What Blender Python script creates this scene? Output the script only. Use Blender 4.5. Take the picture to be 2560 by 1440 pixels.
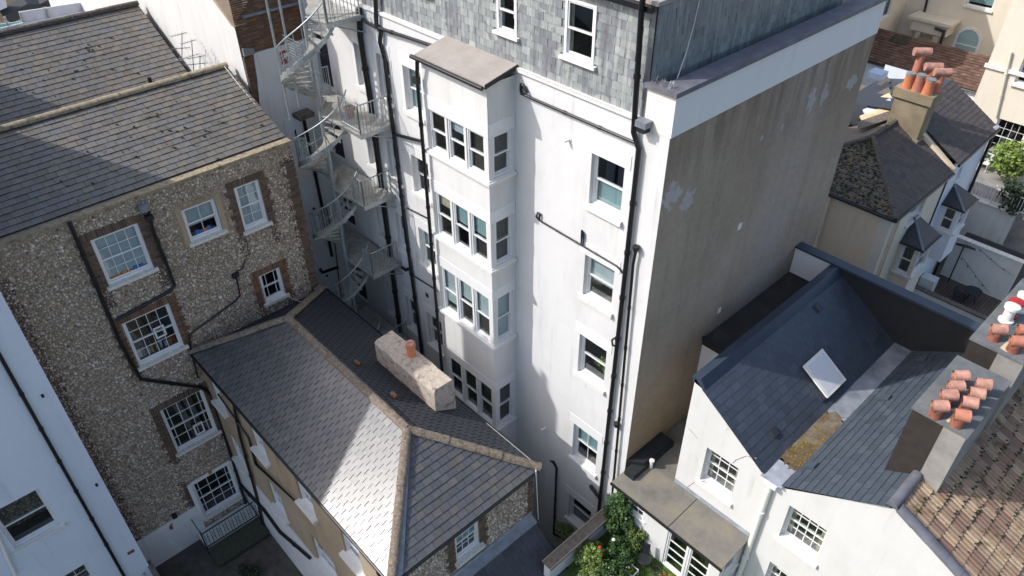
import bpy, math, random
import numpy as np
from mathutils import Vector, Matrix

# ------------------------------------------------------------------ scene, camera, light
for o in list(bpy.data.objects):
    bpy.data.objects.remove(o)
sc = bpy.context.scene
COL = sc.collection
S = 1.17                                # model units -> metres
F_PX, YAW, PITCH, ROLL = 1880.43, math.radians(137.31302), math.radians(38.1085438), math.radians(.407240745)
CAM = np.array([0.0, 0.0, 24.0])
_f = np.array([math.cos(YAW)*math.cos(PITCH), math.sin(YAW)*math.cos(PITCH), -math.sin(PITCH)])
_r = np.array([math.sin(YAW), -math.cos(YAW), 0.0]); _d = np.cross(_f, _r)
_r2 = math.cos(ROLL)*_r + math.sin(ROLL)*_d
_d2 = -math.sin(ROLL)*_r + math.cos(ROLL)*_d
cam_d = bpy.data.cameras.new('camera'); cam = bpy.data.objects.new('camera', cam_d); COL.objects.link(cam)
cam_d.sensor_width = 36; cam_d.lens = 36*F_PX/2560; cam_d.clip_end = 600; cam_d.clip_start = .1
M = Matrix.Identity(4)
for i in range(3):
    M[i][0] = _r2[i]; M[i][1] = -_d2[i]; M[i][2] = -_f[i]; M[i][3] = CAM[i]*S
cam.matrix_world = M
sc.camera = cam

SUN_TO = Vector((-.73, -.93, 1.10)).normalized()          # direction towards the sun
w = bpy.data.worlds.new('World'); sc.world = w; w.use_nodes = True
nt = w.node_tree; bg = nt.nodes['Background']
sky = nt.nodes.new('ShaderNodeTexSky'); sky.sky_type = 'NISHITA'; sky.sun_disc = False
sky.sun_elevation = math.asin(SUN_TO.z)
sky.sun_rotation = math.atan2(SUN_TO.x, SUN_TO.y)
sky.air_density = 1.0; sky.dust_density = 2.6; sky.ozone_density = .6
nt.links.new(sky.outputs[0], bg.inputs[0]); bg.inputs[1].default_value = .15
sl = bpy.data.lights.new('sun', 'SUN'); sun = bpy.data.objects.new('sun', sl); COL.objects.link(sun)
sl.energy = 2.45; sl.angle = math.radians(.55); sl.color = (1.0, .97, .93)
sun.rotation_euler = SUN_TO.to_track_quat('Z', 'Y').to_euler(); sun.location = (0, 0, 60)
sc.view_settings.view_transform = 'Standard'; sc.view_settings.look = 'None'
sc.view_settings.exposure = .80; sc.view_settings.gamma = 1
sc.view_settings.use_curve_mapping = False

# ------------------------------------------------------------------ pixel -> place
def ray(x, y):
    return _r2*((x-1280)/F_PX) + _d2*((y-720)/F_PX) + _f
def onp(x, y, ax, v):
    d = ray(x, y); return CAM + d*((v-CAM[ax])/d[ax])
def PX(x, y, v): return onp(x, y, 0, v)
def PY(x, y, v): return onp(x, y, 1, v)
def PZ(x, y, v): return onp(x, y, 2, v)
def PP(x, y, p0, n):
    d = ray(x, y); n = np.array(n, float); return CAM + d*(((np.array(p0, float)-CAM) @ n)/(d @ n))
def proj(P):
    q = np.array(P, float)-CAM; z = q @ _f
    if z < .5: return (-9999, -9999, z)
    return (1280+F_PX*(q @ _r2)/z, 720+F_PX*(q @ _d2)/z, z)
def seen(P, m=30):
    x, y, z = proj(P); return -m < x < 2560+m and -m < y < 1440+m

# ------------------------------------------------------------------ mesh building
V3 = lambda *a: np.array(a, float)
UX, UY, UZ = V3(1, 0, 0), V3(0, 1, 0), V3(0, 0, 1)
class MB:
    def __init__(s): s.v = []; s.f = []; s.e = set(); s.em = 'edge_dark'
    def poly(s, pts):
        b = len(s.v); s.v += [tuple(p) for p in pts]; s.f.append(tuple(range(b, b+len(pts)))); return s
    def prism(s, pts, ext):
        pts = [np.array(p, float) for p in pts]; ext = np.array(ext, float); n = len(pts); b = len(s.v)
        s.v += [tuple(p) for p in pts] + [tuple(p+ext) for p in pts]
        nrm = np.cross(pts[1]-pts[0], pts[2]-pts[0])
        flip = nrm @ ext > 0
        lo = tuple(range(b, b+n)); hi = tuple(range(b+n, b+2*n))
        s.f.append(lo[::-1] if flip else lo); s.f.append(hi if flip else hi[::-1])
        for i in range(n):
            j = (i+1) % n; q = (b+i, b+j, b+n+j, b+n+i); s.f.append(q if flip else q[::-1])
        return s
    def box(s, a, b):
        (x0, y0, z0), (x1, y1, z1) = np.minimum(a, b), np.maximum(a, b)
        return s.prism([(x0, y0, z0), (x1, y0, z0), (x1, y1, z0), (x0, y1, z0)], (0, 0, z1-z0))
    def obox(s, o, u, v, n):                 # o corner, three edge vectors
        o, u, v, n = (np.array(t, float) for t in (o, u, v, n))
        return s.prism([o, o+u, o+u+v, o+v], n)
    def cyl(s, p0, p1, r0, r1=None, seg=10, cap=True):
        p0 = np.array(p0, float); p1 = np.array(p1, float); r1 = r0 if r1 is None else r1
        d = p1-p0; d = d/np.linalg.norm(d); a = np.cross(d, UX if abs(d[0]) < .8 else UY); a /= np.linalg.norm(a); c = np.cross(d, a)
        b = len(s.v)
        for p, r in ((p0, r0), (p1, r1)):
            for k in range(seg):
                t = 2*math.pi*k/seg; s.v.append(tuple(p+r*(math.cos(t)*a+math.sin(t)*c)))
        for k in range(seg):
            j = (k+1) % seg; s.f.append((b+k, b+j, b+seg+j, b+seg+k))
        if cap: s.f.append(tuple(range(b+seg-1, b-1, -1))); s.f.append(tuple(range(b+seg, b+2*seg)))
        return s
    def tube(s, pts, r, seg=8):
        pts = [np.array(p, float) for p in pts]; n = len(pts); b = len(s.v)
        for i, p in enumerate(pts):
            t0 = pts[i]-pts[i-1] if i else pts[1]-pts[0]; t1 = pts[i+1]-pts[i] if i < n-1 else t0
            t0 = t0/np.linalg.norm(t0); t1 = t1/np.linalg.norm(t1); d = t0+t1
            d = d/np.linalg.norm(d) if np.linalg.norm(d) > 1e-6 else t0
            k = 1/max(.5, d @ t0)
            if i == 0:
                a = np.cross(d, UZ if abs(d[2]) < .8 else UX)
            else:
                a = a-(a @ d)*d
            a = a/np.linalg.norm(a); c = np.cross(d, a)
            for q in range(seg):
                t = 2*math.pi*q/seg; s.v.append(tuple(p+r*k*(math.cos(t)*a+math.sin(t)*c)))
        for i in range(n-1):
            for q in range(seg):
                j = (q+1) % seg; s.f.append((b+i*seg+q, b+i*seg+j, b+(i+1)*seg+j, b+(i+1)*seg+q))
        s.f.append(tuple(range(b+seg-1, b-1, -1))); e = b+(n-1)*seg; s.f.append(tuple(range(e, e+seg)))
        return s
    def lathe(s, c, prof, seg=16):           # prof: (r, z) from bottom to top
        c = np.array(c, float); b = len(s.v); n = len(prof)
        for r, z in prof:
            for k in range(seg):
                t = 2*math.pi*k/seg; s.v.append((c[0]+r*math.cos(t), c[1]+r*math.sin(t), c[2]+z))
        for i in range(n-1):
            for k in range(seg):
                j = (k+1) % seg; s.f.append((b+i*seg+k, b+i*seg+j, b+(i+1)*seg+j, b+(i+1)*seg+k))
        s.f.append(tuple(range(b+seg-1, b-1, -1))); e = b+(n-1)*seg; s.f.append(tuple(range(e, e+seg)))
        return s
    def mesh(s, name, mat, smooth=False):
        m = bpy.data.meshes.new(name)
        m.from_pydata([(x*S, y*S, z*S) for x, y, z in s.v], [], s.f)
        if mat: m.materials.append(mat)
        if s.e:
            m.materials.append(MAT[s.em])
            m.polygons.foreach_set('material_index', [1 if i in s.e else 0 for i in range(len(s.f))])
        if smooth:
            m.polygons.foreach_set('use_smooth', [True]*len(m.polygons))
        m.update(); return m
    def build(s, name, mat, parent=None, smooth=False, auto=None):
        o = bpy.data.objects.new(name, s.mesh(name, mat, smooth)); COL.objects.link(o)
        if auto: o.data.set_sharp_from_angle(angle=math.radians(auto))
        attach(o, parent); return o
def attach(o, parent):
    if parent is not None:
        o.parent = parent
        b = ROOT.get(parent.name)
        if b is not None: o.matrix_parent_inverse = Matrix.Translation(-b)
ROOT = {}
def thing(name, label, cat, base, group=None):
    o = bpy.data.objects.new(name, None); COL.objects.link(o)
    b = Vector([c*S for c in base]); o.location = b; ROOT[o.name] = b
    o.empty_display_size = .3
    o['label'] = label; o['category'] = cat
    if group: o['group'] = group
    return o
def tag(o, label, cat, group=None):
    o['label'] = label; o['category'] = cat
    if group: o['group'] = group
    return o
def struct(o): o['kind'] = 'structure'; return o
def stuff(o): o['kind'] = 'stuff'; return o
def place(name, mesh, parent, loc, rot=None):
    o = bpy.data.objects.new(name, mesh); COL.objects.link(o)
    m = Matrix.Translation([c*S for c in loc])
    if rot is not None: m = m @ rot.to_4x4()
    o.matrix_basis = m
    if parent is not None:
        o.parent = parent; b = ROOT.get(parent.name)
        if b is not None: o.matrix_parent_inverse = Matrix.Translation(-b)
    return o
def axes(u, v, n): return Matrix(((u[0], v[0], n[0]), (u[1], v[1], n[1]), (u[2], v[2], n[2])))
def nrm(a): a = np.array(a, float); return a/np.linalg.norm(a)

# ------------------------------------------------------------------ materials
def hx(h):
    h = h.lstrip('#'); c = [int(h[i:i+2], 16)/255 for i in (0, 2, 4)]
    return tuple((x/12.92 if x <= .04045 else ((x+.055)/1.055)**2.4) for x in c)+(1,)
class NT:
    def __init__(s, name):
        s.m = bpy.data.materials.new(name); s.m.use_nodes = True; s.t = s.m.node_tree
        s.b = s.t.nodes['Principled BSDF']; s.pos = None
    def n(s, k, **kw):
        x = s.t.nodes.new('ShaderNode'+k)
        for a, v in kw.items(): setattr(x, a, v)
        return x
    def l(s, a, b): s.t.links.new(a, b)
    def position(s, scale=(1, 1, 1), loc=(0, 0, 0)):
        if s.pos is None: s.pos = s.n('NewGeometry')
        mp = s.n('Mapping'); mp.inputs['Scale'].default_value = tuple(c/S for c in scale); mp.inputs['Location'].default_value = loc
        s.l(s.pos.outputs['Position'], mp.inputs[0]); return mp.outputs[0]
    def noise(s, scale=1, detail=4, stretch=(1, 1, 1), rough=.55, loc=(0, 0, 0)):
        q = s.n('TexNoise'); q.inputs['Scale'].default_value = scale; q.inputs['Detail'].default_value = detail; q.inputs['Roughness'].default_value = rough
        s.l(s.position(stretch, loc), q.inputs['Vector']); return q.outputs[0]
    def voro(s, scale, stretch=(1, 1, 1), feature='F1', out=0):
        q = s.n('TexVoronoi'); q.feature = feature; q.inputs['Scale'].default_value = scale
        s.l(s.position(stretch), q.inputs['Vector']); return q.outputs[out]
    def ramp(s, fac, stops, interp='LINEAR'):
        r = s.n('ValToRGB'); e = r.color_ramp.elements; r.color_ramp.interpolation = interp
        while len(e) < len(stops): e.new(.5)
        for q, (p, c) in zip(e, stops):
            q.position = p; q.color = c if isinstance(c, tuple) else (c, c, c, 1)
        s.l(fac, r.inputs[0]); return r.outputs[0]
    def mix(s, fac, a, b, mode='MIX'):
        q = s.n('Mix', data_type='RGBA', blend_type=mode)
        for sock, v in ((q.inputs[0], fac), (q.inputs[6], a), (q.inputs[7], b)):
            if isinstance(v, (int, float)): sock.default_value = v
            elif isinstance(v, tuple): sock.default_value = v
            else: s.l(v, sock)
        return q.outputs[2]
    def math(s, op, a, b=0.0, clamp=False):
        q = s.n('Math', operation=op, use_clamp=clamp)
        for sock, v in ((q.inputs[0], a), (q.inputs[1], b)):
            if isinstance(v, (int, float)): sock.default_value = v
            else: s.l(v, sock)
        return q.outputs[0]
    def rnd(s):
        oi = s.n('ObjectInfo'); g = s.n('NewGeometry')
        return s.math('FRACT', s.math('ADD', oi.outputs['Random'], g.outputs['Random Per Island']))
    def bump(s, h, strength=.3, dist=.02):
        q = s.n('Bump'); q.inputs['Strength'].default_value = strength; q.inputs['Distance'].default_value = dist*S
        s.l(h, q.inputs['Height']); s.l(q.outputs[0], s.b.inputs['Normal'])
    def col(s, c):
        if isinstance(c, tuple): s.b.inputs['Base Color'].default_value = c
        else: s.l(c, s.b.inputs['Base Color'])
    def rough(s, r):
        if isinstance(r, (int, float)): s.b.inputs['Roughness'].default_value = r
        else: s.l(r, s.b.inputs['Roughness'])
    def set(s, **k):
        for a, v in k.items(): s.b.inputs[a].default_value = v
        return s
MAT = {}
def simple(name, c, rough=.6, metal=0, var=.12, vs=6, spec=.5, bump=0):
    t = NT(name); c = hx(c) if isinstance(c, str) else c
    nz = t.noise(vs, 4); d = tuple(x*(1-var) for x in c[:3])+(1,); l = tuple(min(1, x*(1+var)) for x in c[:3])+(1,)
    t.col(t.ramp(nz, [(.3, d), (.7, l)])); t.rough(rough); t.set(Metallic=metal); t.b.inputs['Specular IOR Level'].default_value = spec
    if bump: t.bump(t.noise(60, 3), bump, .01)
    MAT[name] = t.m; return t.m

def stucco(name, c, dirt='#8f8a80', amount=.25, fine=.35, brickish=False):
    t = NT(name); base = hx(c)
    streak = t.noise(1.6, 5, (1, 1, .18)); blot = t.noise(.7, 5); grain = t.noise(38, 3)
    k = t.math('MULTIPLY', t.ramp(streak, [(.45, 0.0), (.8, 1.0)]), t.ramp(blot, [(.35, .15), (.75, 1.0)]))
    k = t.math('MULTIPLY', k, amount)
    c1 = t.mix(k, base, hx(dirt))
    drip = t.math('MULTIPLY', t.ramp(t.noise(5, 4, (1, 1, .05), loc=(3, 1, 0)), [(.56, 0.0), (.72, 1.0)]), t.ramp(t.noise(1.1, 4, loc=(9, 2, 5)), [(.42, 0.0), (.62, 1.0)]))
    c1 = t.mix(t.math('MULTIPLY', drip, amount*1.1), c1, hx(dirt))
    c1 = t.mix(t.math('MULTIPLY', t.ramp(t.noise(.9, 6, rough=.7, loc=(1, 7, 3)), [(.5, 0.0), (.58, 1.0)]), amount*.3), c1, tuple(x*.72 for x in base[:3])+(1,))
    c1 = t.mix(t.math('MULTIPLY', t.ramp(grain, [(.3, 1.0), (.5, 0.0)]), .07), c1, (.25, .25, .25, 1))
    t.col(c1); t.rough(.75); t.b.inputs['Specular IOR Level'].default_value = .3
    h = t.math('ADD', t.math('MULTIPLY', t.noise(22, 4), .6), t.math('MULTIPLY', t.noise(4, 3), .8))
    if brickish:
        br = t.n('TexBrick'); br.inputs['Scale'].default_value = 1; br.inputs['Brick Width'].default_value = .23*S; br.inputs['Row Height'].default_value = .068*S
        br.inputs['Mortar Size'].default_value = .006; br.inputs['Mortar Smooth'].default_value = .9
        cx = t.n('SeparateXYZ'); g = t.n('NewGeometry'); t.l(g.outputs['Position'], cx.inputs[0]); cb = t.n('CombineXYZ')
        t.l(t.math('ADD', cx.outputs[0], cx.outputs[1]), cb.inputs[0]); t.l(cx.outputs[2], cb.inputs[1]); t.l(cb.outputs[0], br.inputs['Vector'])
        h = t.math('SUBTRACT', h, t.math('MULTIPLY', br.outputs['Fac'], .45))
    t.bump(h, fine, .012); MAT[name] = t.m; return t.m

stucco('white_wall', '#cfcfcf', '#8b8882', .34, .3, True)
stucco('white_render', '#d0d0ce', '#928d82', .30, .25)
stucco('white_house', '#cacac9', '#9a948b', .32, .22)
stucco('white_gable', '#cdcdcb', '#92918d', .4, .25)
stucco('cream_wall', '#d9c4a8', '#b09a80', .25, .2)
stucco('cream_pale', '#d3cbbb', '#aca18d', .25, .2)
stucco('blue_white', '#cfd6df', '#9aa3ad', .25, .2)
stucco('tan_render', '#a2917a', '#6b5c49', .8, .7)
stucco('grey_white', '#c9ccc9', '#87897f', .5, .25)
stucco('parapet_grey', '#d9d8d6', '#a5a8ac', .15, .15)
stucco('parapet_cream', '#d8d3ca', '#bdb7ab', .1, .1)
simple('white_trim', '#d6d6d6', .45, var=.03)
simple('sill_white', '#d2d1cd', .6, var=.06, vs=9)
simple('sill_worn', '#c9c6bf', .7, var=.22, vs=14)
simple('black_pipe', '#15161a', .32, var=.15)
simple('black_dull', '#1b1b1e', .6, var=.2)
simple('grey_pipe', '#a9adb3', .45, var=.06)
simple('lead', '#6f757e', .45, var=.22, vs=5)
simple('lead_pale', '#8b9099', .5, var=.25, vs=4)
simple('galv', '#9ba3a6', .42, metal=.55, var=.2, vs=9)
simple('galv_tread', '#a5a39c', .5, metal=.35, var=.25, vs=5)
simple('iron_black', '#1d2024', .5, var=.2)
simple('coping_purple', '#5f6068', .6, var=.22, vs=4)
simple('coping_blue', '#2f3a49', .5, var=.12, vs=3)
simple('black_bitumen', '#1a1c20', .7, var=.25, vs=3)
simple('bitumen_paint', '#2b2622', .75, var=.25, vs=5)
simple('mortar', '#8a8174', .9, var=.2, vs=12)
simple('mortar_dark', '#6b6055', .92, var=.25, vs=10)
simple('terracotta', '#a76d58', .75, var=.15, vs=9)
simple('terracotta_light', '#a57a6b', .8, var=.32, vs=7)
simple('terracotta_dark', '#7f4e40', .8, var=.35, vs=7)
simple('pot_orange', '#bd7450', .7, var=.1, vs=9)
simple('plastic_white', '#d9d7d0', .5, var=.05)
simple('plastic_grey', '#c6c9ce', .3, var=.03)
simple('wood_grey', '#625850', .8, var=.3, vs=8)
simple('wood_pale', '#c9b68f', .75, var=.2, vs=5)
simple('green_mat', '#34362a', .9, var=.3, vs=9)
simple('red_paint', '#9c2722', .5, var=.08)
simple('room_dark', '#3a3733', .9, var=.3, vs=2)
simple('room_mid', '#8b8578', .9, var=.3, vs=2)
simple('blind_pale', '#b9c3c8', .8, var=.06, vs=3)
simple('blind_teal', '#8fa9ad', .7, var=.06, vs=3)
simple('curtain', '#c2b8a4', .9, var=.2, vs=9)
simple('blue_stuff', '#2f5b96', .6, var=.2)
simple('orange_stuff', '#b5742c', .6, var=.2)
simple('cord_white', '#c9c6c0', .6, var=.05)
simple('sheet_white', '#c7cbd6', .6, var=.1, vs=3)
simple('sheet_teal', '#8dbdb8', .6, var=.15, vs=2)
simple('sheet_red', '#c43a40', .6, var=.1)
simple('soil', '#2e2a22', .95, var=.35, vs=6)
simple('paving', '#4f4a42', .9, var=.35, vs=3)
simple('deck', '#4b413a', .8, var=.3, vs=4)

simple('edge_dark', '#26262a', .9, var=.2); simple('edge_mid', '#454b55', .8, var=.1); simple('edge_pale', '#6a737b', .7, var=.1); simple('aerial_grey', '#66686c', .5, metal=.4)  # edge_dark: shadow gap under each slate, plus joint dirt, put into the edge colour
def slate(name, cols, rough=(.38, .6), moss=None, spec=.5, rowdark=0, streak=0, alt=None):
    t = NT(name); r = t.rnd(); n = len(cols)
    c = t.ramp(r, [(i/max(1, n-1) if n > 1 else 0, hx(q)) for i, q in enumerate(cols)])
    big = t.noise(.8, 5); fine = t.noise(11, 5)
    if alt:
        kk = t.math('ADD', t.math('MULTIPLY', t.math('SUBTRACT', t.noise(.75, 3), .5), 3.2), r)
        c = t.mix(t.ramp(kk, [(.62, 0.0), (.64, 1.0)], 'LINEAR'), c, t.ramp(t.math('FRACT', t.math('MULTIPLY', r, 7.3)), [(0, hx(alt[0])), (1, hx(alt[1]))]))
    c = t.mix(t.ramp(fine, [(.3, .38), (.72, 0.0)]), c, tuple(x*.55 for x in hx(cols[0])[:3])+(1,))
    if streak:
        st = t.noise(7, 4, (1, 1, .10)); c = t.mix(t.math('MULTIPLY', t.ramp(st, [(.5, 0.0), (.72, 1.0)]), streak), c, hx('#b4bab4'))
        st2 = t.noise(5, 4, (1, 1, .12), loc=(7, 3, 1)); c = t.mix(t.math('MULTIPLY', t.ramp(st2, [(.5, 0.0), (.75, 1.0)]), streak), c, hx('#2c3032'))
    if moss:
        a, mc = moss; k = t.math('MULTIPLY', t.ramp(t.noise(3.2, 6), [(.52, 0.0), (.68, 1.0)]), t.ramp(big, [(.45, 0.0), (.65, a)]))
        c = t.mix(k, c, hx(mc))
    t.col(c); t.rough(t.ramp(fine, [(.3, rough[0]), (.8, rough[1])])); t.b.inputs['Specular IOR Level'].default_value = spec
    t.bump(t.noise(26, 4), .25, .006); MAT[name] = t.m; return t.m
slate('slate_old', ['#605c57', '#6e6a63', '#656668', '#746e64', '#625e58', '#7a7164'], (.42, .7), (.55, '#5b5340'))
slate('slate_wing', ['#4e4f51', '#58595a', '#46484b', '#605f5e', '#525355'], (.29, .43), None, 1.0)
slate('slate_hip', ['#4b4d52', '#55565a', '#46494f', '#5c5a57', '#50504f'], (.45, .7), (.5, '#575140'))
slate('slate_mansard', ['#8f9393', '#878c8d', '#9ba09e', '#808587', '#a5aaa6', '#8b9090'], (.45, .65), None, .45, streak=.55, alt=('#73757b', '#7e8187'))
slate('slate_side', ['#73797b', '#7d8385', '#697073', '#868b8a', '#6f7577'], (.4, .6), None, .5, streak=.4)
slate('slate_blue', ['#3a414b', '#3f4752', '#363d46', '#434b56'], (.42, .55), None, .5)
slate('slate_blue_r', ['#424b55', '#4a535d', '#3e4750', '#4f5861'], (.4, .55), None, .55)
slate('slate_dark', ['#34383f', '#3b3f46', '#2f3339', '#41444a'], (.5, .7), None, .45)
slate('slate_moss', ['#5d554b', '#675e52', '#514b43'], (.7, .9), (.95, '#8a6a35'), .3)
slate('slate_brown', ['#504a48', '#59524e', '#474449'], (.7, .85), (.3, '#5a4f3c'), .3)
slate('tile_brown', ['#8f7966', '#a38d75', '#7d6455', '#97846f', '#705850', '#ab977f'], (.75, .95), (1.0, '#4a4526'), .25)
slate('tile_red', ['#5f4a41', '#6d574c', '#523f38', '#7a6458'], (.75, .95), (.3, '#7d6b5e'), .25)
slate('brick_dark', ['#64534a', '#705d50', '#57483f', '#7b6555', '#483e38', '#6b594d'], (.8, .95), None, .25)
slate('brick_red', ['#755646', '#7f5e4a', '#69503f', '#5d463b', '#876b54', '#554138'], (.8, .95), None, .25)
slate('flint', ['#aea092', '#c8b9a8', '#e0d6ca', '#87796d', '#b8a796', '#46423f', '#d3c5b5', '#9c8b7b', '#eae2d8', '#bfac9a', '#5f5751', '#cebdac'], (.45, .75), (.75, '#7d6c58'), .4)

def ridge_mat(name, a, b, c):
    t = NT(name); q = t.ramp(t.noise(9, 6, rough=.75), [(.28, hx(a)), (.5, hx(b)), (.68, hx(c))])
    q = t.mix(t.ramp(t.voro(16), [(.0, .55), (.32, 0.0)]), q, hx('#c3b8a4')); q = t.mix(t.ramp(t.noise(5, 4, loc=(4, 1, 0)), [(.55, 0.0), (.7, .7)]), q, hx('#3f382e'))
    t.col(q); t.rough(.92); t.bump(t.noise(30, 5, rough=.7), .9, .02); MAT[name] = t.m
ridge_mat('ridge_lichen', '#574c40', '#74685b', '#8e8274')
ridge_mat('coping_lichen', '#746754', '#8e8069', '#a59880')
ridge_mat('stack_render', '#9c8f82', '#aea194', '#c0b4a6')
ridge_mat('ridge_dark', '#37332f', '#4a443d', '#5e564b')

def brown_wall():
    t = NT('brown_render')
    a = t.noise(.35, 5); s = t.noise(1.5, 6, (1, 1, .10)); f = t.noise(9, 6)
    c = t.ramp(a, [(.3, hx('#8e7f6f')), (.5, hx('#9a8b7a')), (.7, hx('#a59686'))])
    c = t.mix(t.math('MULTIPLY', t.ramp(s, [(.42, 0.0), (.7, 1.0)]), .16), c, hx('#a59b90'))
    c = t.mix(t.math('MULTIPLY', t.ramp(t.noise(2.2, 5, (1, 1, .07), loc=(0, 5, 2)), [(.5, 0.0), (.72, 1.0)]), .28), c, hx('#6b6055'))
    g = t.n('NewGeometry'); sp = t.n('SeparateXYZ'); t.l(g.outputs['Position'], sp.inputs[0])
    yy = t.math('DIVIDE', sp.outputs[1], S); zz = t.math('DIVIDE', sp.outputs[2], S)
    wob = t.math('MULTIPLY', t.math('SUBTRACT', t.noise(1.2, 4, (1, 1, .4)), .5), 1.4)
    yw = t.math('ADD', yy, wob)
    def band(v, c0, h): return t.ramp(t.math('ABSOLUTE', t.math('DIVIDE', t.math('SUBTRACT', v, c0), h)), [(.35, 1.0), (1.0, 0.0)])
    # pale lavender wash down the middle, ochre at the foot, dark run-off under the parapet
    lav = t.math('MULTIPLY', band(yw, 17.6, 1.7), t.ramp(t.noise(.8, 5, (1, 1, .25)), [(.3, .25), (.65, .9)]))
    c = t.mix(t.math('MULTIPLY', lav, .55), c, hx('#a39a94'))
    och = t.math('MULTIPLY', t.ramp(zz, [(.0, 0.0)]) if False else t.math('MULTIPLY', t.math('SUBTRACT', 10.5, zz), .25, True), t.ramp(t.noise(.9, 4), [(.3, .3), (.7, 1.0)]))
    c = t.mix(t.math('MULTIPLY', och, .75), c, hx('#8a734e'))
    top = t.math('MULTIPLY', t.math('MULTIPLY', t.math('SUBTRACT', zz, 14.8), .6, True), t.ramp(t.noise(3.2, 5, (1, 1, .12)), [(.4, 0.0), (.65, 1.0)]))
    c = t.mix(t.math('MULTIPLY', top, .55), c, hx('#574d44'))
    # filler patches
    def patch(py, pz, ry, rz, k=.8, nsc=2.0):
        nn = t.math('MULTIPLY', t.math('SUBTRACT', t.noise(nsc, 4, loc=(py, pz, 0)), .5), 2.6)
        d = t.math('ADD', t.math('POWER', t.math('DIVIDE', t.math('SUBTRACT', yy, py), ry), 2), t.math('POWER', t.math('DIVIDE', t.math('SUBTRACT', zz, pz), rz), 2))
        return t.math('MULTIPLY', t.ramp(t.math('ADD', d, nn), [(.40, 1.0), (.46, 0.0)]), k)
    for q in PATCHES:
        c = t.mix(patch(*q), c, hx('#b3b2b4'))
    c = t.mix(t.math('MULTIPLY', t.ramp(f, [(.3, .5), (.6, 0.0)]), .35), c, hx('#40382f'))
    t.col(c); t.rough(.85); t.b.inputs['Specular IOR Level'].default_value = .35
    t.bump(t.noise(18, 6, rough=.7), .5, .015); MAT['brown_render'] = t.m
def _pt(x, y): q = PX(x, y, -8.16); return (q[1], q[2])
PATCHES = [(*_pt(1680, 490), .5, .45, .7, 4.5), (*_pt(1718, 500), .4, .4, .6, 5), (*_pt(2030, 250), .32, .45, .6, 4.5), (*_pt(2062, 235), .28, .4, .55, 4.5), (*_pt(2130, 205), .4, .35, .6, 4.5), (*_pt(1905, 345), .1, .14, .5, 5), (*_pt(1955, 322), .1, .18, .5, 5)]
brown_wall()

def roof_felt(name, a, b, c, rough=.85):
    t = NT(name); q = t.ramp(t.noise(1.3, 6, rough=.65), [(.3, hx(a)), (.5, hx(b)), (.72, hx(c))])
    q = t.mix(t.ramp(t.voro(7), [(.0, .7), (.07, 0.0)]), q, hx('#c9c3b4'))
    t.col(q); t.rough(rough); t.bump(t.noise(40, 4), .3, .006); MAT[name] = t.m
roof_felt('felt_grey', '#5b5852', '#6d6a63', '#817762')
roof_felt('felt_dark', '#211d1a', '#2a2622', '#3a352e', .75)
roof_felt('felt_pink', '#857f79', '#928b85', '#9d968f')
roof_felt('lead_valley', '#565b62', '#757a81', '#8f949a', .5)
roof_felt('valley_rust', '#40362a', '#5c4d38', '#7f7d78', .9)
roof_felt('concrete', '#6d6c6a', '#84827e', '#97948d', .85)
roof_felt('concrete_tan', '#6f6350', '#83765f', '#958871', .9)
roof_felt('flaunch', '#4d5154', '#5f6365', '#777674', .85)
roof_felt('flaunch_beige', '#a99a7f', '#bdae90', '#c9bc9f', .85)

def glass(name, tint, refl=.10, rough=.02):
    t = NT(name); t.t.nodes.remove(t.b)
    out = [n for n in t.t.nodes if n.type == 'OUTPUT_MATERIAL'][0]
    tr = t.n('BsdfTransparent'); tr.inputs[0].default_value = tint
    gl = t.n('BsdfGlossy'); gl.inputs['Roughness'].default_value = rough; gl.inputs['Color'].default_value = (.95, .97, 1, 1)
    lw = t.n('LayerWeight'); lw.inputs[0].default_value = .5
    k = t.math('ADD', t.math('MULTIPLY', t.math('POWER', lw.outputs['Facing'], 5), .9), refl, True)
    mx = t.n('MixShader'); t.l(k, mx.inputs[0]); t.l(tr.outputs[0], mx.inputs[1]); t.l(gl.outputs[0], mx.inputs[2])
    t.l(mx.outputs[0], out.inputs[0]); MAT[name] = t.m
glass('glass', (.86, .89, .89, 1), .06)
glass('glass_dark', (.5, .53, .55, 1), .06)

def leafmat(name, cols):
    t = NT(name); g = t.n('NewGeometry')
    c = t.ramp(g.outputs['Random Per Island'], [(i/(len(cols)-1), hx(q)) for i, q in enumerate(cols)])
    t.col(c); t.rough(.5); t.b.inputs['Specular IOR Level'].default_value = .35
    try: t.b.inputs['Subsurface Weight'].default_value = 0
    except KeyError: pass
    MAT[name] = t.m
leafmat('leaf_ivy', ['#24381b', '#2f4a22', '#3c5a2a', '#1d2d16', '#4a6632'])
leafmat('leaf_shrub', ['#3a4f25', '#4d632b', '#5f7434', '#2e4120', '#7a8440'])
leafmat('leaf_bright', ['#52692a', '#6a8035', '#7a8c42', '#435824'])
leafmat('moss_yellow', ['#7a6a22', '#8f7a26', '#5c5a22', '#a3842c'])
leafmat('leaf_dark', ['#22301c', '#2d3d24', '#182214', '#3a4730'])
leafmat('leaf_russet', ['#7a5a2a', '#8f4f2c', '#6b6a2c', '#a5803a'])
def grassmat():
    t = NT('grass'); t.col(t.ramp(t.noise(9, 5), [(.3, hx('#2f4416')), (.7, hx('#4b6520'))])); t.rough(.9); t.bump(t.noise(90, 3), .8, .02); MAT['grass'] = t.m
grassmat()
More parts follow.
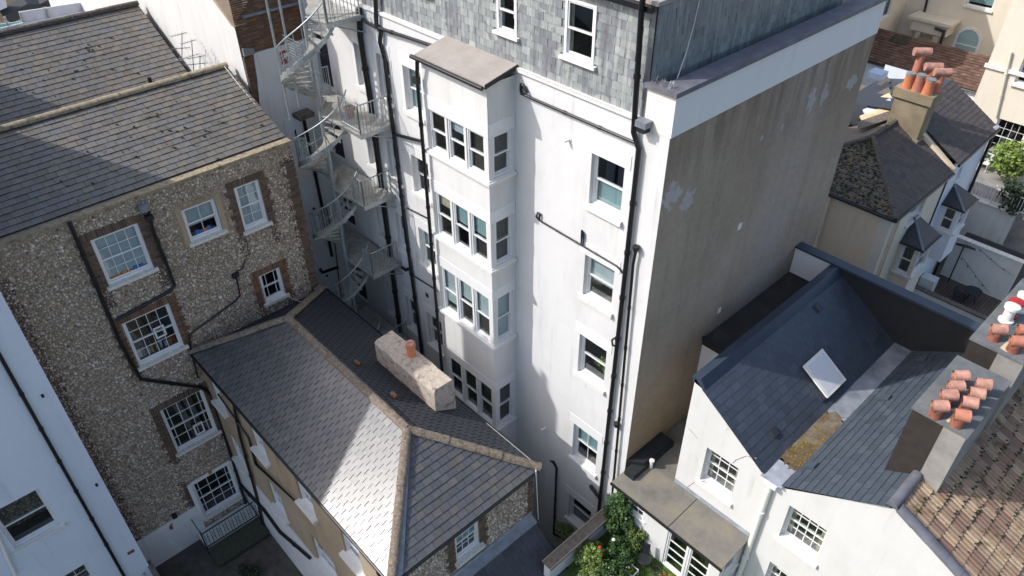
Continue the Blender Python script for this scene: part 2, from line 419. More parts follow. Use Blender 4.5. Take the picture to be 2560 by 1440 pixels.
def deckmat():
    t = NT('deck_boards'); wv = t.n('TexWave'); wv.inputs['Scale'].default_value = 2.4; wv.inputs['Distortion'].default_value = .3; wv.bands_direction = 'X'
    t.l(t.position(), wv.inputs['Vector'])
    t.col(t.mix(t.ramp(wv.outputs[1], [(.02, 1.0), (.12, 0.0)]), t.ramp(t.noise(4, 4, (1, .2, 1)), [(.3, hx('#3f352e')), (.7, hx('#5c4f44'))]), hx('#1d1916')))
    t.rough(.8); MAT['deck_boards'] = t.m
deckmat()
def flintbed():
    t = NT('flint_bed'); v = t.voro(13); c = t.ramp(t.voro(13, out=1), [(.0, hx('#83776a')), (.35, hx('#a4967f')), (.6, hx('#6f6457')), (.85, hx('#b3a48e'))])
    c = t.mix(t.ramp(v, [(.25, 0.0), (.5, .8)]), c, hx('#8b7c69')); c = t.mix(t.ramp(t.noise(.6, 4), [(.4, 0.0), (.75, .5)]), c, hx('#75664f'))
    t.col(c); t.rough(.85); t.bump(v, .7, -.03); MAT['flint_bed'] = t.m
flintbed()
# ------------------------------------------------------------------ builders
RNG = random.Random(7)
def wall(parent, name, O, u, W, H, openings, mat, n, depth=.16, poly_top=None):
    """Wall sheet from O along u (unit) and up, rectangular openings (a0,a1,h0,h1) with reveals; poly_top: extra outline points (a,h) above H."""
    m = MB(); O = np.array(O, float); u = nrm(u); n = nrm(n)
    xs = sorted({0.0, W, *[o[0] for o in openings], *[o[1] for o in openings]})
    zs = sorted({0.0, H, *[o[2] for o in openings], *[o[3] for o in openings]})
    P = lambda a, h, d=0: O+u*a+UZ*h-n*d
    flip = np.cross(u, UZ) @ n < 0
    def q(pts): m.poly(pts[::-1] if flip else pts)
    for i in range(len(xs)-1):
        for j in range(len(zs)-1):
            cx, cz = (xs[i]+xs[i+1])/2, (zs[j]+zs[j+1])/2
            if any(o[0] < cx < o[1] and o[2] < cz < o[3] for o in openings): continue
            q([P(xs[i], zs[j]), P(xs[i+1], zs[j]), P(xs[i+1], zs[j+1]), P(xs[i], zs[j+1])])
    for a0, a1, h0, h1 in openings:
        for A, B in (((a0, h0), (a0, h1)), ((a0, h1), (a1, h1)), ((a1, h1), (a1, h0)), ((a1, h0), (a0, h0))):
            q([P(*A), P(*B), P(*B, depth), P(*A, depth)])
    if poly_top: q([P(a, h) for a, h in poly_top])
    return m.build(name, mat, parent)

_cache = {}
def shared(key, fn):
    if key not in _cache: _cache[key] = fn()
    return _cache[key]

def window(bld, O, u, n, W, H, style='sash', cols=1, rows=(1, 1), reveal=.12, room='room_dark', blind=None, sill=.1, sill_mat='sill_white',
           fw=.055, gl='glass', sill_h=.09, trim='white_trim', margin=0, room_d=1.1, curtains=False, simple_room=False, bar=.018):
    """Window in an opening: O bottom-left corner on the wall face, u along the wall, n outward."""
    O = np.array(O, float); u = nrm(u); n = nrm(n)
    R = axes(u, UZ, n) if np.cross(u, UZ) @ n > 0 else None
    B = lambda m, a0, a1, h0, h1, d0, d1: m.obox(O+u*a0+UZ*h0-n*d0, u*(a1-a0), UZ*(h1-h0), -n*(d1-d0))
    f = MB()
    B(f, 0, fw, 0, H, reveal, reveal+.09); B(f, W-fw, W, 0, H, reveal, reveal+.09)
    B(f, fw, W-fw, H-fw*.7, H, reveal, reveal+.09); B(f, fw, W-fw, 0, fw, reveal, reveal+.09)
    win = f.build('window', MAT[trim], bld)
    iw0, iw1 = fw, W-fw; ih0, ih1 = fw, H-fw*.7
    if style == 'sash':
        mid = ih0+(ih1-ih0)*.5
        sashes = [('upper_sash', mid-.02, ih1, reveal+.022, rows[0]), ('lower_sash', ih0, mid+.02, reveal+.062, rows[1])]
    else:
        sashes = [('casement', ih0, ih1, reveal+.03, rows[0])]
    rail = .038
    for nm, h0, h1, d, rr in sashes:
        m = MB(); B(m, iw0, iw0+rail, h0, h1, d, d+.035); B(m, iw1-rail, iw1, h0, h1, d, d+.035)
        B(m, iw0+rail, iw1-rail, h0, h0+rail*1.2, d, d+.035); B(m, iw0+rail, iw1-rail, h1-rail, h1, d, d+.035)
        a0, a1, b0, b1 = iw0+rail, iw1-rail, h0+rail*1.2, h1-rail
        if margin:
            ca = [a0, a0+margin] + [a0+margin+(a1-a0-2*margin)*k/cols for k in range(1, cols)] + [a1-margin, a1]
        else:
            ca = [a0+(a1-a0)*k/cols for k in range(cols+1)]
        cb = [b0+(b1-b0)*k/rr for k in range(rr+1)]
        for x in ca[1:-1]: B(m, x-bar/2, x+bar/2, b0, b1, d+.004, d+.03)
        for y in cb[1:-1]: B(m, a0, a1, y-bar/2, y+bar/2, d+.006, d+.028)
        m.build(nm, MAT[trim], win)
        for i in range(len(ca)-1):
            for j in range(rr):
                w_, h_ = ca[i+1]-ca[i], cb[j+1]-cb[j]
                if w_ < .02 or h_ < .02: continue
                c = O+u*(ca[i]+ca[i+1])/2+UZ*(cb[j]+cb[j+1])/2-n*(d+.017)
                g = shared(('pane', round(w_, 2), round(h_, 2), gl), lambda: MB().box((-w_/2, -h_/2, -.002), (w_/2, h_/2, .002)).mesh('pane', MAT[gl]))
                place('pane', g, win, c, axes(u, UZ, np.cross(u, UZ)))
    if sill:
        m = MB(); B(m, -.09, W+.09, -sill_h, 0, -sill, .0); B(m, 0, W, -.02, .012, .0, reveal+.02)
        s_ = m.build('sill', MAT[sill_mat], win)
    # the room behind
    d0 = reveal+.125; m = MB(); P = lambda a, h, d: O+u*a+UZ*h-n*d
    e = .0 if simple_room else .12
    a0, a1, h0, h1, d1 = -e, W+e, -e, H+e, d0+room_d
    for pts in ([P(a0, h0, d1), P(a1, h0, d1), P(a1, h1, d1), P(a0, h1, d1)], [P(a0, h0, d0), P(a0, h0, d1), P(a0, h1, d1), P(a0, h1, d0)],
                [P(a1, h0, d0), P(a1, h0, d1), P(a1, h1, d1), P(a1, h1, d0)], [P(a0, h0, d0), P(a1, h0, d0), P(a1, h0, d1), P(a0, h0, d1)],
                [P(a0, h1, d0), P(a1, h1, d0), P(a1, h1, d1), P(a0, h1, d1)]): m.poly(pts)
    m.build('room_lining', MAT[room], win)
    if blind:
        mt, frac = blind; m = MB(); B(m, .03, W-.03, H-(H-.03)*frac, H-.02, reveal+.105, reveal+.112); m.build('blind', MAT[mt], win)
    if curtains:
        for s0, s1 in ((.04, .16*W), (W-.16*W, W-.04)):
            m = MB(); k = 6
            for q in range(k):
                x0 = s0+(s1-s0)*q/k; x1 = s0+(s1-s0)*(q+1)/k
                B(m, x0, x1, .02, H-.03, reveal+.12+.02*(q % 2), reveal+.135+.02*(q % 2))
            m.build('curtain', MAT['curtain'], win)
    return win

# --- slates and tiles: real pieces clipped to a convex outline
def clip(poly, clipper):
    out = poly
    for i in range(len(clipper)):
        a, b = clipper[i], clipper[(i+1) % len(clipper)]
        inp, out = out, []
        if not inp: return []
        side = lambda p: (b[0]-a[0])*(p[1]-a[1])-(b[1]-a[1])*(p[0]-a[0])
        for k in range(len(inp)):
            p, q = inp[k-1], inp[k]; sp, sq = side(p), side(q)
            if sq >= 0:
                if sp < 0: t = sp/(sp-sq); out.append((p[0]+t*(q[0]-p[0]), p[1]+t*(q[1]-p[1])))
                out.append(q)
            elif sp >= 0: t = sp/(sp-sq); out.append((p[0]+t*(q[0]-p[0]), p[1]+t*(q[1]-p[1])))
    return out
def area(p): return .5*sum(p[i-1][0]*p[i][1]-p[i][0]*p[i-1][1] for i in range(len(p)))

def tiles(parent, pts3, u, w, h, mat, t=.012, gap=.003, name='slate', limit=300, jit=.006, v0=0.0, stagger=.5, holes=(), wj=0.0, edge='edge_dark', tilt=1.0):
    """Cover the convex planar outline pts3 with overlapping pieces laid in courses along u. Biggest-on-picture pieces are objects, the rest one joined part."""
    pts3 = [np.array(p, float) for p in pts3]; u = nrm(u)
    nn = nrm(np.cross(pts3[1]-pts3[0], pts3[2]-pts3[0]))
    v = np.cross(nn, u)
    if v[2] < 0: v = -v
    n = np.cross(u, v); O = pts3[0]
    to2 = lambda p: ((p-O) @ u, (p-O) @ v)
    poly = [to2(p) for p in pts3]
    if area(poly) < 0: poly = poly[::-1]
    us = [p[0] for p in poly]; vs = [p[1] for p in poly]
    items = []
    j = 0; y = min(vs)+v0
    while y < max(vs):
        x = min(us)-w*((j*stagger) % 1.0)-RNG.uniform(0, .3)*w*bool(wj)
        while x < max(us):
            ww = w*(1+RNG.uniform(-wj, wj))
            quad = [(x+gap, y-.0), (x+ww-gap, y), (x+ww-gap, y+h*1.02), (x+gap, y+h*1.02)]
            if not any(a0 < x+ww/2 < a1 and b0 < y+h/2 < b1 for a0, a1, b0, b1 in holes):
                c = clip(quad, poly)
                if len(c) >= 3:
                    ar = area(c)
                    if ar > .06*w*h: items.append((quad, c, ar > .985*area(quad) and not wj, y))
            x += ww
        y += h; j += 1
    def cen(c): return O+u*(sum(p[0] for p in c)/len(c))+v*(sum(p[1] for p in c)/len(c))
    scored = []
    for it in items:
        P = cen(it[1]); x, yy, z = proj(P); vis = -15 < x < 2575 and -15 < yy < 1455 and n @ (CAM-P) > 0
        scored.append((area(it[1])/(z*z) if vis else -1, it))
    scored.sort(key=lambda s: -s[0])
    top = lambda p, y0: t*(1-.8*tilt*(p[1]-y0)/h)+.004
    def piece(m, c, y0, base=0.0, off=None):
        b = len(m.v); k = len(c)
        W3 = (lambda p, z: O+u*p[0]+v*p[1]+n*z) if off is None else (lambda p, z: V3(p[0]-off[0], p[1]-off[1], z))
        m.v += [tuple(W3(p, top(p, y0)+base)) for p in c] + [tuple(W3(p, -.004)) for p in c]
        m.f.append(tuple(range(b, b+k)))
        for i in range(k): q = (i+1) % k; m.e.add(len(m.f)); m.f.append((b+i, b+k+i, b+k+q, b+q))
    std = shared(('tile', name, w, h, t, gap, mat, tilt), lambda: None)
    if std is None:
        m = MB(); m.em = edge; c = [(gap-w/2, 0), (w/2-gap, 0), (w/2-gap, h*1.02), (gap-w/2, h*1.02)]; piece(m, c, 0, off=(0, 0)); std = m.mesh(name, MAT[mat]); _cache[('tile', name, w, h, t, gap, mat, tilt)] = std
    rest = MB(); rest.em = edge; nind = 0
    for sc_, (quad, c, full, y0) in scored:
        jb = RNG.uniform(0, jit)
        if sc_ > 0 and nind < limit:
            nind += 1
            if full:
                a = RNG.gauss(0, .011); uu = u*math.cos(a)+v*math.sin(a); vv = np.cross(n, uu)
                place(name, std, parent, O+u*(quad[0][0]-gap+w/2)+v*y0+n*jb, axes(uu, vv, n))
            else:
                m = MB(); m.em = edge; cc = (sum(p[0] for p in c)/len(c), y0); piece(m, c, y0, off=cc)
                place(name, m.mesh(name, MAT[mat]), parent, O+u*cc[0]+v*cc[1]+n*jb, axes(u, v, n))
        else:
            piece(rest, c, y0, jb)
    if rest.v: stuff(rest.build(name+'s_beyond', MAT[mat], parent))
    return nind

BRICKS = []
def brick_patch(O, u, n, W, H, mat='brick_dark', bl=.215, bh=.065, proud=.012, ragged=(0, 0), soldier=False, list_=None):
    """Collect brick pieces (centre, size) on a wall patch."""
    O = np.array(O, float); u = nrm(u); n = nrm(n); L = BRICKS if list_ is None else list_
    j = 0; z = 0
    if soldier:
        x = 0
        while x < W-.02:
            L.append((O+u*(x+.033)+UZ*(H/2), u, n, .058, H-.008, mat, proud)); x += .07
        return
    while z < H-.02:
        x0 = -ragged[0]*((j//3) % 2); x1 = W+ragged[1]*((j//3) % 2); x = x0-(.11 if j % 2 else 0)
        while x < x1-.03:
            a = max(x, x0); b = min(x+bl, x1)
            if b-a > .05: L.append((O+u*(a+b)/2+UZ*(z+bh/2), u, n, round(b-a-.01, 3), bh-.01, mat, proud))
            x += bl
        z += bh+.002; j += 1
def flush_bricks(parent, L, limit=300):
    sc_ = []
    for b in L:
        x, y, z = proj(b[0]); vis = -15 < x < 2575 and -15 < y < 1455
        sc_.append((b[3]*b[4]/z/z if vis else -1, b))
    sc_.sort(key=lambda s: -s[0]); rest = {}; k = 0
    for s_, (c, u, n, w, h, mat, pr) in sc_:
        pr += RNG.uniform(-.004, .006)
        if s_ > 0 and k < limit:
            k += 1; me = shared(('brick', w, h, mat), lambda: MB().box((-w/2, -h/2, -.03), (w/2, h/2, 0)).mesh('brick', MAT[mat]))
            place('brick', me, parent, c+n*pr, axes(u, UZ, n))
        else:
            m = rest.setdefault(mat, MB()); m.obox(c-u*w/2-UZ*h/2+n*pr, u*w, UZ*h, -n*.03)
    for mat, m in rest.items(): stuff(m.build('bricks_beyond', MAT[mat], parent))

def flints(parent, O, u, n, W, H, skip=(), size=.075, mat='flint', dens=1.0):
    """Knapped pebbles bedded in a wall, one joined piece of stuff."""
    O = np.array(O, float); u = nrm(u); n = nrm(n); m = MB()
    nx, nz = int(W/size*dens), int(H/size*dens*1.15)
    for i in range(nx):
        for j in range(nz):
            a = (i+.5+RNG.uniform(-.42, .42)+(j % 2)*.5)*W/nx; h = (j+.5+RNG.uniform(-.42, .42))*H/nz
            if a > W or h > H or any(s[0] < a < s[1] and s[2] < h < s[3] for s in skip): continue
            P = O+u*a+UZ*h
            if not seen(P, 10): continue
            r = size*RNG.choice((.34, .42, .5, .6, .72))*RNG.uniform(.85, 1.1); e = RNG.uniform(.55, .9); th = RNG.uniform(0, 3.14); k = RNG.choice((5, 6, 6))
            d = size*RNG.uniform(.15, .42); b = len(m.v); cu, su = math.cos(th), math.sin(th)
            for q in range(k):
                t = 2*math.pi*q/k; x, y = r*math.cos(t)*RNG.uniform(.85, 1.1), r*e*math.sin(t)
                m.v.append(tuple(P+u*(x*cu-y*su)+UZ*(x*su+y*cu)-n*.004))
            for q in range(k):
                t = 2*math.pi*q/k; x, y = .55*r*math.cos(t), .55*r*e*math.sin(t)
                m.v.append(tuple(P+u*(x*cu-y*su)+UZ*(x*su+y*cu)+n*d*RNG.uniform(.8, 1.15)))
            for q in range(k): m.f.append((b+q, b+(q+1) % k, b+k+(q+1) % k, b+k+q))
            m.f.append(tuple(range(b+k, b+2*k)))
    return stuff(m.build('flint_cobbles', MAT[mat], parent)) if m.v else None

def pipe(parent, pts, r=.055, mat='black_pipe', name='drainpipe', collars=1.4, brackets=True, n=None):
    pts = [np.array(p, float) for p in pts]
    o = MB().tube(pts, r, 10).build(name, MAT[mat], parent, True, 50)
    if collars:
        for a, b in zip(pts[:-1], pts[1:]):
            L = np.linalg.norm(b-a); d = (b-a)/L; k = int(L/collars)
            for q in range(1, k+1):
                c = a+d*L*q/(k+1); m = MB().cyl(c-d*.045, c+d*.045, r*1.28, seg=10)
                m.build('collar', MAT[mat], o, True, 50)
    return o

def ridge_caps(parent, p0, p1, r=.12, L=.42, mat='ridge_lichen', name='ridge_tile', wob=.012, h=.06, gapm=None):
    """Half-round capping tiles end to end between two points."""
    p0, p1 = np.array(p0, float), np.array(p1, float); d = p1-p0; T = np.linalg.norm(d); d /= T
    s = nrm(np.cross(d, UZ)); up = np.cross(s, d); k = max(1, round(T/L)); l = T/k
    for i in range(k):
        a = p0+d*l*i+up*RNG.uniform(-wob, wob)*.5; m = MB(); seg = 7
        e = l+.004
        b = len(m.v)
        for t0, rr in ((0, r*1.03), (e, r*.97)):
            for q in range(seg+1):
                t = math.pi*q/seg; m.v.append(tuple(a+d*t0+s*rr*math.cos(t)+up*(h*rr/r*1.2*math.sin(t)**.8 if True else 0)))
        for q in range(seg): m.f.append((b+q, b+q+1, b+seg+1+q+1, b+seg+1+q))
        m.f.append(tuple(range(b+seg, b-1, -1))); m.f.append(tuple(range(b+seg+1, b+2*seg+2)))
        m.build(name, MAT[mat], parent, True, 40)

def foliage(name, mat, c, rad, count, leaf=.06, parent=None, lobes=14, seed=1, flat=.0, zmin=None, tri=False):
    """Leaf-sized faces spread through lobes inside an ellipsoid."""
    R_ = random.Random(seed); m = MB(); c = np.array(c, float); rad = np.array(rad, float)
    L = []
    for _ in range(lobes):
        while True:
            p = np.array([R_.uniform(-1, 1) for _ in range(3)])
            if p @ p < 1: break
        L.append((c+p*rad*.75, R_.uniform(.22, .5)*rad.mean()))
    for _ in range(count):
        q, r = R_.choice(L)
        d = nrm([R_.gauss(0, 1) for _ in range(3)]); P = q+d*r*R_.uniform(.55, 1.05)*np.minimum(1, rad/rad.mean()*1.1)
        if zmin is not None and P[2] < zmin: continue
        nrm_ = nrm(d*.6+UZ*.5+np.array([R_.gauss(0, .5) for _ in range(3)])); a = nrm(np.cross(nrm_, [R_.gauss(0, 1) for _ in range(3)])); b = np.cross(nrm_, a)
        s = leaf*R_.uniform(.6, 1.3)
        m.poly([P-a*s*.5, P+b*s*.38-a*s*.1, P+a*s*.55+nrm_*s*.1, P-b*s*.38-a*s*.1])
    return m.build(name, MAT[mat], parent)
# ------------------------------------------------------------------ ground
g = MB().box((-140, -120, -1.25), (120, 160, -1.05)).build('ground', MAT['paving']); struct(g)

# ------------------------------------------------------------------ A: tall white rear elevation with bay, mansard storey and brown gable wall
YF, XB, XL, YBK = 12.0, -8.16, -23.0, 21.0
ZS, ZP0, ZP1, ZT = 16.93, 16.82, 17.72, 19.35        # slate foot, parapet band, roof top
A = thing('white_terrace_building', 'tall white rear elevation with stacked bay windows, slate-hung attic and brown rendered gable wall', 'building', (-15, 12, -1.05))
wins = []
tops = [15.69, 12.81, 10.1, 6.42, 2.9]; sills = [14.30, 11.47, 8.62, 4.87, 1.6]
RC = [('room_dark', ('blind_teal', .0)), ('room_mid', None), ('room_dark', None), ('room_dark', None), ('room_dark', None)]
cols_def = [(-10.24, -9.25), (-17.6, -16.75), (-18.92, -18.3), (-20.13, -19.6)]
open_ = []
for ci, (a, b) in enumerate(cols_def):
    for k in range(5):
        if ci and k == 4: continue
        open_.append((a-XL, b-XL, sills[k]+1.05, tops[k]+1.05))
doors = [(-22.6, -21.8, z0, z0+1.75) for z0 in (13.62, 10.9, 8.0, 4.3)]
open_ += [(a-XL, b-XL, z0+1.05, z1+1.05) for a, b, z0, z1 in doors]
wall(A, 'rear_wall', (XL, YF, -1.05), UX, XB-XL, ZS+1.05, open_, MAT['white_wall'], -UY, .14)
MB().poly([(XB, YF, -1.05), (XB, YBK, -1.05), (XB, YBK, ZP1), (XB, YF, ZP1)]).build('gable_wall', MAT['brown_render'], A)
m = MB(); m.poly([(XL, YBK, -1.05), (XL, YBK, ZT), (XB, YBK, ZP1), (XB, YBK, -1.05)][::1]); m.poly([(XL, YF, -1.05), (XL, YBK, -1.05), (XL, YBK, ZT), (XL, YF, ZT)]); m.build('far_wall', MAT['white_wall'], A)
for ci, (a, b) in enumerate(cols_def):
    for k in range(5):
        if ci and k == 4: continue
        st = dict(cols=1, rows=(1, 1))
        if k >= 3 and ci == 0: st = dict(cols=2 if k == 3 else 1, rows=(1, 1))
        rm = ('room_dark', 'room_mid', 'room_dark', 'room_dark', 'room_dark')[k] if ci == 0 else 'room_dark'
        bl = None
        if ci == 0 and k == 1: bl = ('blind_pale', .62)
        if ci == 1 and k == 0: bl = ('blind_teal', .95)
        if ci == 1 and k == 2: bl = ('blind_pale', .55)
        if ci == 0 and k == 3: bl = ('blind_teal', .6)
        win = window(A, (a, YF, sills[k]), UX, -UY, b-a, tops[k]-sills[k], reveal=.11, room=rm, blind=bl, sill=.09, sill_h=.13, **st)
        if ci == 0 and k == 0:      # frosted lower light
            MB().box((a+.08, YF+.235, sills[k]+.07), (b-.08, YF+.243, sills[k]+.66)).build('frosted_film', MAT['blind_teal'], win)
        MB().box((a-.17 if ci < 2 else a-.08, YF-.014, tops[k]), (b+.17 if ci < 2 else b+.08, YF-.001, tops[k]+.36)).build('lintel', MAT['white_trim'], A)
        if ci > 0:
            m = MB(); m.box((a-.12, YF-.02, sills[k]), (a-.002, YF-.001, tops[k])); m.box((b+.002, YF-.02, sills[k]), (b+.12, YF-.001, tops[k])); m.build('architrave', MAT['white_trim'], A)
for a, b, z0, z1 in doors:
    m = MB(); m.box((a+.01, YF+.10, z0), (b-.01, YF+.13, z1-.01)); d = m.build('door', MAT['black_dull'], A)
    MB().box((a+.08, YF+.08, z0+.95), (b-.08, YF+.099, z1-.12)).build('door_glazing', MAT['glass_dark'], d)
# white ledge and mansard slates
MB().box((XL, YF-.07, ZS), (-8.87, YF+.16, ZS+.09)).build('ledge', MAT['sill_white'], A)
spk = MB()
for i in range(130):
    x = -12.75+i*.026*1.0
    if x > -9.35: break
    spk.cyl((x, YF-.05, ZS+.09-.08), (x+RNG.uniform(-.01, .01), YF-.09+.04*(i % 2), ZS+.2-.08), .0025, seg=3, cap=False)
spk.build('bird_spikes', MAT['aerial_grey'], A)
swin = [(PY(1240, 0, YF)[0]-.0, -12.80, 17.72, 18.75), (-11.27, -10.38, 17.72, 18.98), (-16.95, -16.05, 17.98, 19.1)]
roofm = wall(A, 'attic_wall', (XL, YF+.05, ZS+.09), UX, -8.87-XL, ZT-ZS-.09, [(a-XL, b-XL, z0-ZS-.09, z1-ZS-.09) for a, b, z0, z1 in swin], MAT['slate_mansard'], -UY, .14)
holes = [(a-XL-.02, b-XL+.02, z0-ZS-.09-.1, z1-ZS-.09) for a, b, z0, z1 in swin]
o0 = V3(XL, YF+.042, ZS+.09)
tiles(roofm, [o0, o0+UX*(-8.87-XL), o0+UX*(-8.87-XL)+UZ*(ZT-ZS-.09), o0+UZ*(ZT-ZS-.09)], UX, .28, .186, 'slate_mansard', t=.011, holes=holes, name='slate', gap=.004)
for a, b, z0, z1 in swin:
    window(A, (a, YF+.03, z0), UX, -UY, b-a, z1-z0, reveal=-.02, sill=.10, sill_h=.07, rows=(1, 1), fw=.07, room='room_dark', curtains=(a < -11))
# side slates behind the parapet
sw = MB().poly([(-8.87, YF+.05, ZP1-.5), (-8.87, 20.0, ZP1-.5), (-8.87, 20.0, ZT), (-8.87, YF+.05, ZT)]).build('attic_side_wall', MAT['slate_dark'], A)
tiles(sw, [(-8.862, YF+.05, ZP1-.35), (-8.862, 20.0, ZP1-.35), (-8.862, 20.0, ZT), (-8.862, YF+.05, ZT)], UY, .30, .2, 'slate_side', t=.011, name='slate')
MB().box((XL, YF-.04, ZT), (-8.80, 20.05, ZT+.08)).build('attic_roof', MAT['felt_pink'], A)
MB().box((XL, 20.0, 16), (-8.9, 20.98, ZT+.3)).build('chimney_breast', MAT['cream_pale'], A)
MB().box((XL, YF-.16, ZT-.12), (-8.86, YF-.045, ZT-.01)).build('gutter', MAT['black_pipe'], A)
# parapet
MB().box((-8.85, YF-.012, ZP0), (XB-.002, YF+.4, ZP1)).build('parapet_return', MAT['parapet_cream'], A)
MB().box((XB-.3, YF-.010, ZP0), (XB+.03, YBK, ZP1-.004)).build('parapet_wall', MAT['parapet_grey'], A)
m = MB(); m.box((XB-.40, YF-.08, ZP1), (XB+.08, YBK+.03, ZP1+.11)); m.box((-8.92, YF-.08, ZP1), (XB-.402, YF+.30, ZP1+.108)); m.build('coping', MAT['coping_purple'], A)
spk = MB()
for i in range(60):
    a = RNG.uniform(0, 1); spk.cyl((-8.9+.7*a, YF-.05+RNG.uniform(0, .2), ZP1+.1), (-8.9+.7*a+RNG.uniform(-.05, .05), YF-.05+RNG.uniform(0, .2), ZP1+.24), .003, seg=3, cap=False)
spk.build('bird_spikes', MAT['aerial_grey'], A)
MB().tube([PX(1690, 205, -8.6), PX(1716, 130, -8.83), PX(1735, 60, -8.84), PX(1750, -5, -8.84)], .012, 6).build('cable', MAT['cord_white'], A)
# ---- the bay
BX0, BX1, BY = -15.4, -12.84, 11.07
bz = [(14.22, 15.42), (11.40, 12.88), (8.50, 10.22), (4.74, 6.47)]     # window sill, head
bop = []
w3 = (BX1-BX0-.24)/3
for s0, s1 in bz:
    for k in range(3): bop.append((.12+w3*k+.03, .12+w3*(k+1)-.03, s0+1.05, s1+1.05))
wall(A, 'bay_front', (BX0, BY, -1.05), UX, BX1-BX0, 16.80+1.05, bop, MAT['white_render'], -UY, .1)
sop = [(.16, BY*0+.80, s0+1.05, s1+1.05) for s0, s1 in bz]
wall(A, 'bay_side', (BX1, BY, -1.05), UY, YF-BY, 16.80+1.05, sop, MAT['white_render'], UX, .1)
wall(A, 'bay_side', (BX0, BY, -1.05), UY, YF-BY, 16.80+1.05, [], MAT['white_render'], -UX, .1)
for r, (s0, s1) in enumerate(bz):
    for k in range(3):
        a = BX0+.12+w3*k+.03
        bl = None; cur = False; rm = 'room_dark'
        if r == 1 and k > 0: bl = ('blind_teal', .45)
        if r == 2: bl = ('blind_pale', (.8, .45, .5)[k]); rm = 'room_mid'
        if r == 1 and k == 0: rm = 'room_mid'; bl = ('curtain', .3)
        if r == 0: rm = ('room_mid', 'room_dark', 'room_dark')[k]; bl = (None, ('blind_pale', .3), None)[k]
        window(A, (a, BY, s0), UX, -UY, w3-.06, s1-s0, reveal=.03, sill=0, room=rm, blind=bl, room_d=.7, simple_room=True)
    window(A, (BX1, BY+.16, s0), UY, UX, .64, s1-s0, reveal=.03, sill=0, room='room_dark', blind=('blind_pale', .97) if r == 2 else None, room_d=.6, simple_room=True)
    m = MB(); m.box((BX0-.03, BY-.012, s1), (BX1+.012, BY-.001, s1+.36)); m.box((BX1+.001, BY-.010, s1), (BX1+.012, YF-.03, s1+.358)); m.build('bay_lintel', MAT['white_trim'], A)
    m = MB()
    m.prism([(BX0-.05, BY-.10, s0-.13), (BX1+.10, BY-.10, s0-.13), (BX1+.10, YF-.04, s0-.13), (BX1-.0, YF-.04, s0-.13), (BX1-.0, BY, s0-.13), (BX0-.05, BY, s0-.13)], (0, 0, .09))
    m.prism([(BX0-.02, BY-.05, s0-.039), (BX1+.05, BY-.05, s0-.039), (BX1+.05, YF-.06, s0-.039), (BX1, YF-.06, s0-.039), (BX1, BY, s0-.039), (BX0-.02, BY, s0-.039)], (0, 0, .035))
    m.build('bay_sill', MAT['sill_white'], A)
m = MB(); m.prism([(BX0-.10, BY-.12, 16.80), (BX1+.06, BY-.12, 16.80), (BX1+.06, YF+.035, 16.80), (BX0-.10, YF+.035, 16.80)], (0, 0, .10))
MB().prism([(BX0-.10, BY-.12, 16.80), (BX1+.07, BY-.12, 16.80), (BX1+.07, YF+.036, 17.02), (BX0-.10, YF+.036, 17.02)], (0, 0, .05)).build('bay_roof', MAT['felt_pink'], A)
m = MB(); m.prism([(BX1+.071, BY-.125, 16.76), (BX1+.071, YF-.0, 16.97), (BX1+.071, YF-.0, 17.08), (BX1+.071, BY-.125, 16.87)], (.03, 0, 0)); m.build('bay_verge', MAT['black_dull'], A)
MB().tube([(BX0-.17, BY-.18, 16.80), (BX1+.05, BY-.18, 16.78)], .055, 8).build('gutter', MAT['black_pipe'], A, True, 60)
# ---- drainpipes on the rear wall
def fy(x, y, d=.1): return PY(x, y, YF-d)
pipe(A, [PY(1043, 150, 10.88), PY(1043, 195, 10.92), PY(1104.5, 922, 10.92), PY(1112, 1030, 10.92)], .052)
hp = PY(1041, 200, 10.92); MB().box(hp-V3(.09, .07, .09), hp+V3(.09, .07, .09)).build('hopper', MAT['black_dull'], A)
pipe(A, [fy(938, -20), fy(941, 60), fy(952, 80), fy(950, 105), fy(962, 150), fy(985, 340), fy(1012, 560), fy(1044, 800), fy(1075, 1040)], .06)
pipe(A, [fy(897, 20), fy(900, 90), fy(925, 250), fy(960, 520), fy(1003, 850), fy(1020, 960)], .085)
pipe(A, [fy(868, 28), fy(940, 68), fy(1020, 94), fy(1090, 118)], .05, name='soil_pipe')
pipe(A, [fy(985, 335), fy(1050, 352)], .05, name='soil_pipe'); pipe(A, [fy(1018, 520, .06), fy(1068, 545, .06)], .022, name='waste_pipe'); pipe(A, [fy(1035, 690, .06), fy(1095, 728, .06)], .022, name='waste_pipe')
pipe(A, [fy(1005, 668), fy(1015, 676), fy(1020, 672)], .05, name='waste_pipe')
pipe(A, [PY(1612, -25, YF-.22), PY(1604, 15, YF-.22), PY(1603, 38, YF-.16), PY(1584, 330, YF-.12), PY(1590, 350, YF-.1), PY(1597, 372, YF-.1), PY(1500, 1250, YF-.1), PY(1496, 1300, YF-.1)], .062)
pipe(A, [fy(1590, 625), fy(1583, 660), fy(1528, 1270)], .038)
hp = fy(1609, 318, .13); MB().prism([hp+V3(-.10, -.10, -.10), hp+V3(.10, -.10, -.10), hp+V3(.10, .10, -.10), hp+V3(-.10, .10, -.10)], (0, 0, .12)).build('hopper', MAT['black_dull'], A)
m = MB(); m.prism([hp+V3(-.14, -.13, .021), hp+V3(.14, -.13, .021), hp+V3(.14, .10, .021), hp+V3(-.14, .10, .021)], (0, 0, .14)); m.build('hopper', MAT['lead'], A)
for x, y in ((1590, 622), (1541, 1062)):
    q = fy(x, y); MB().lathe(q-V3(0, 0, .1), [(.04, 0), (.085, .1), (.09, .17), (.06, .18)], 8).build('hopper', MAT['black_dull'], A, True, 40)
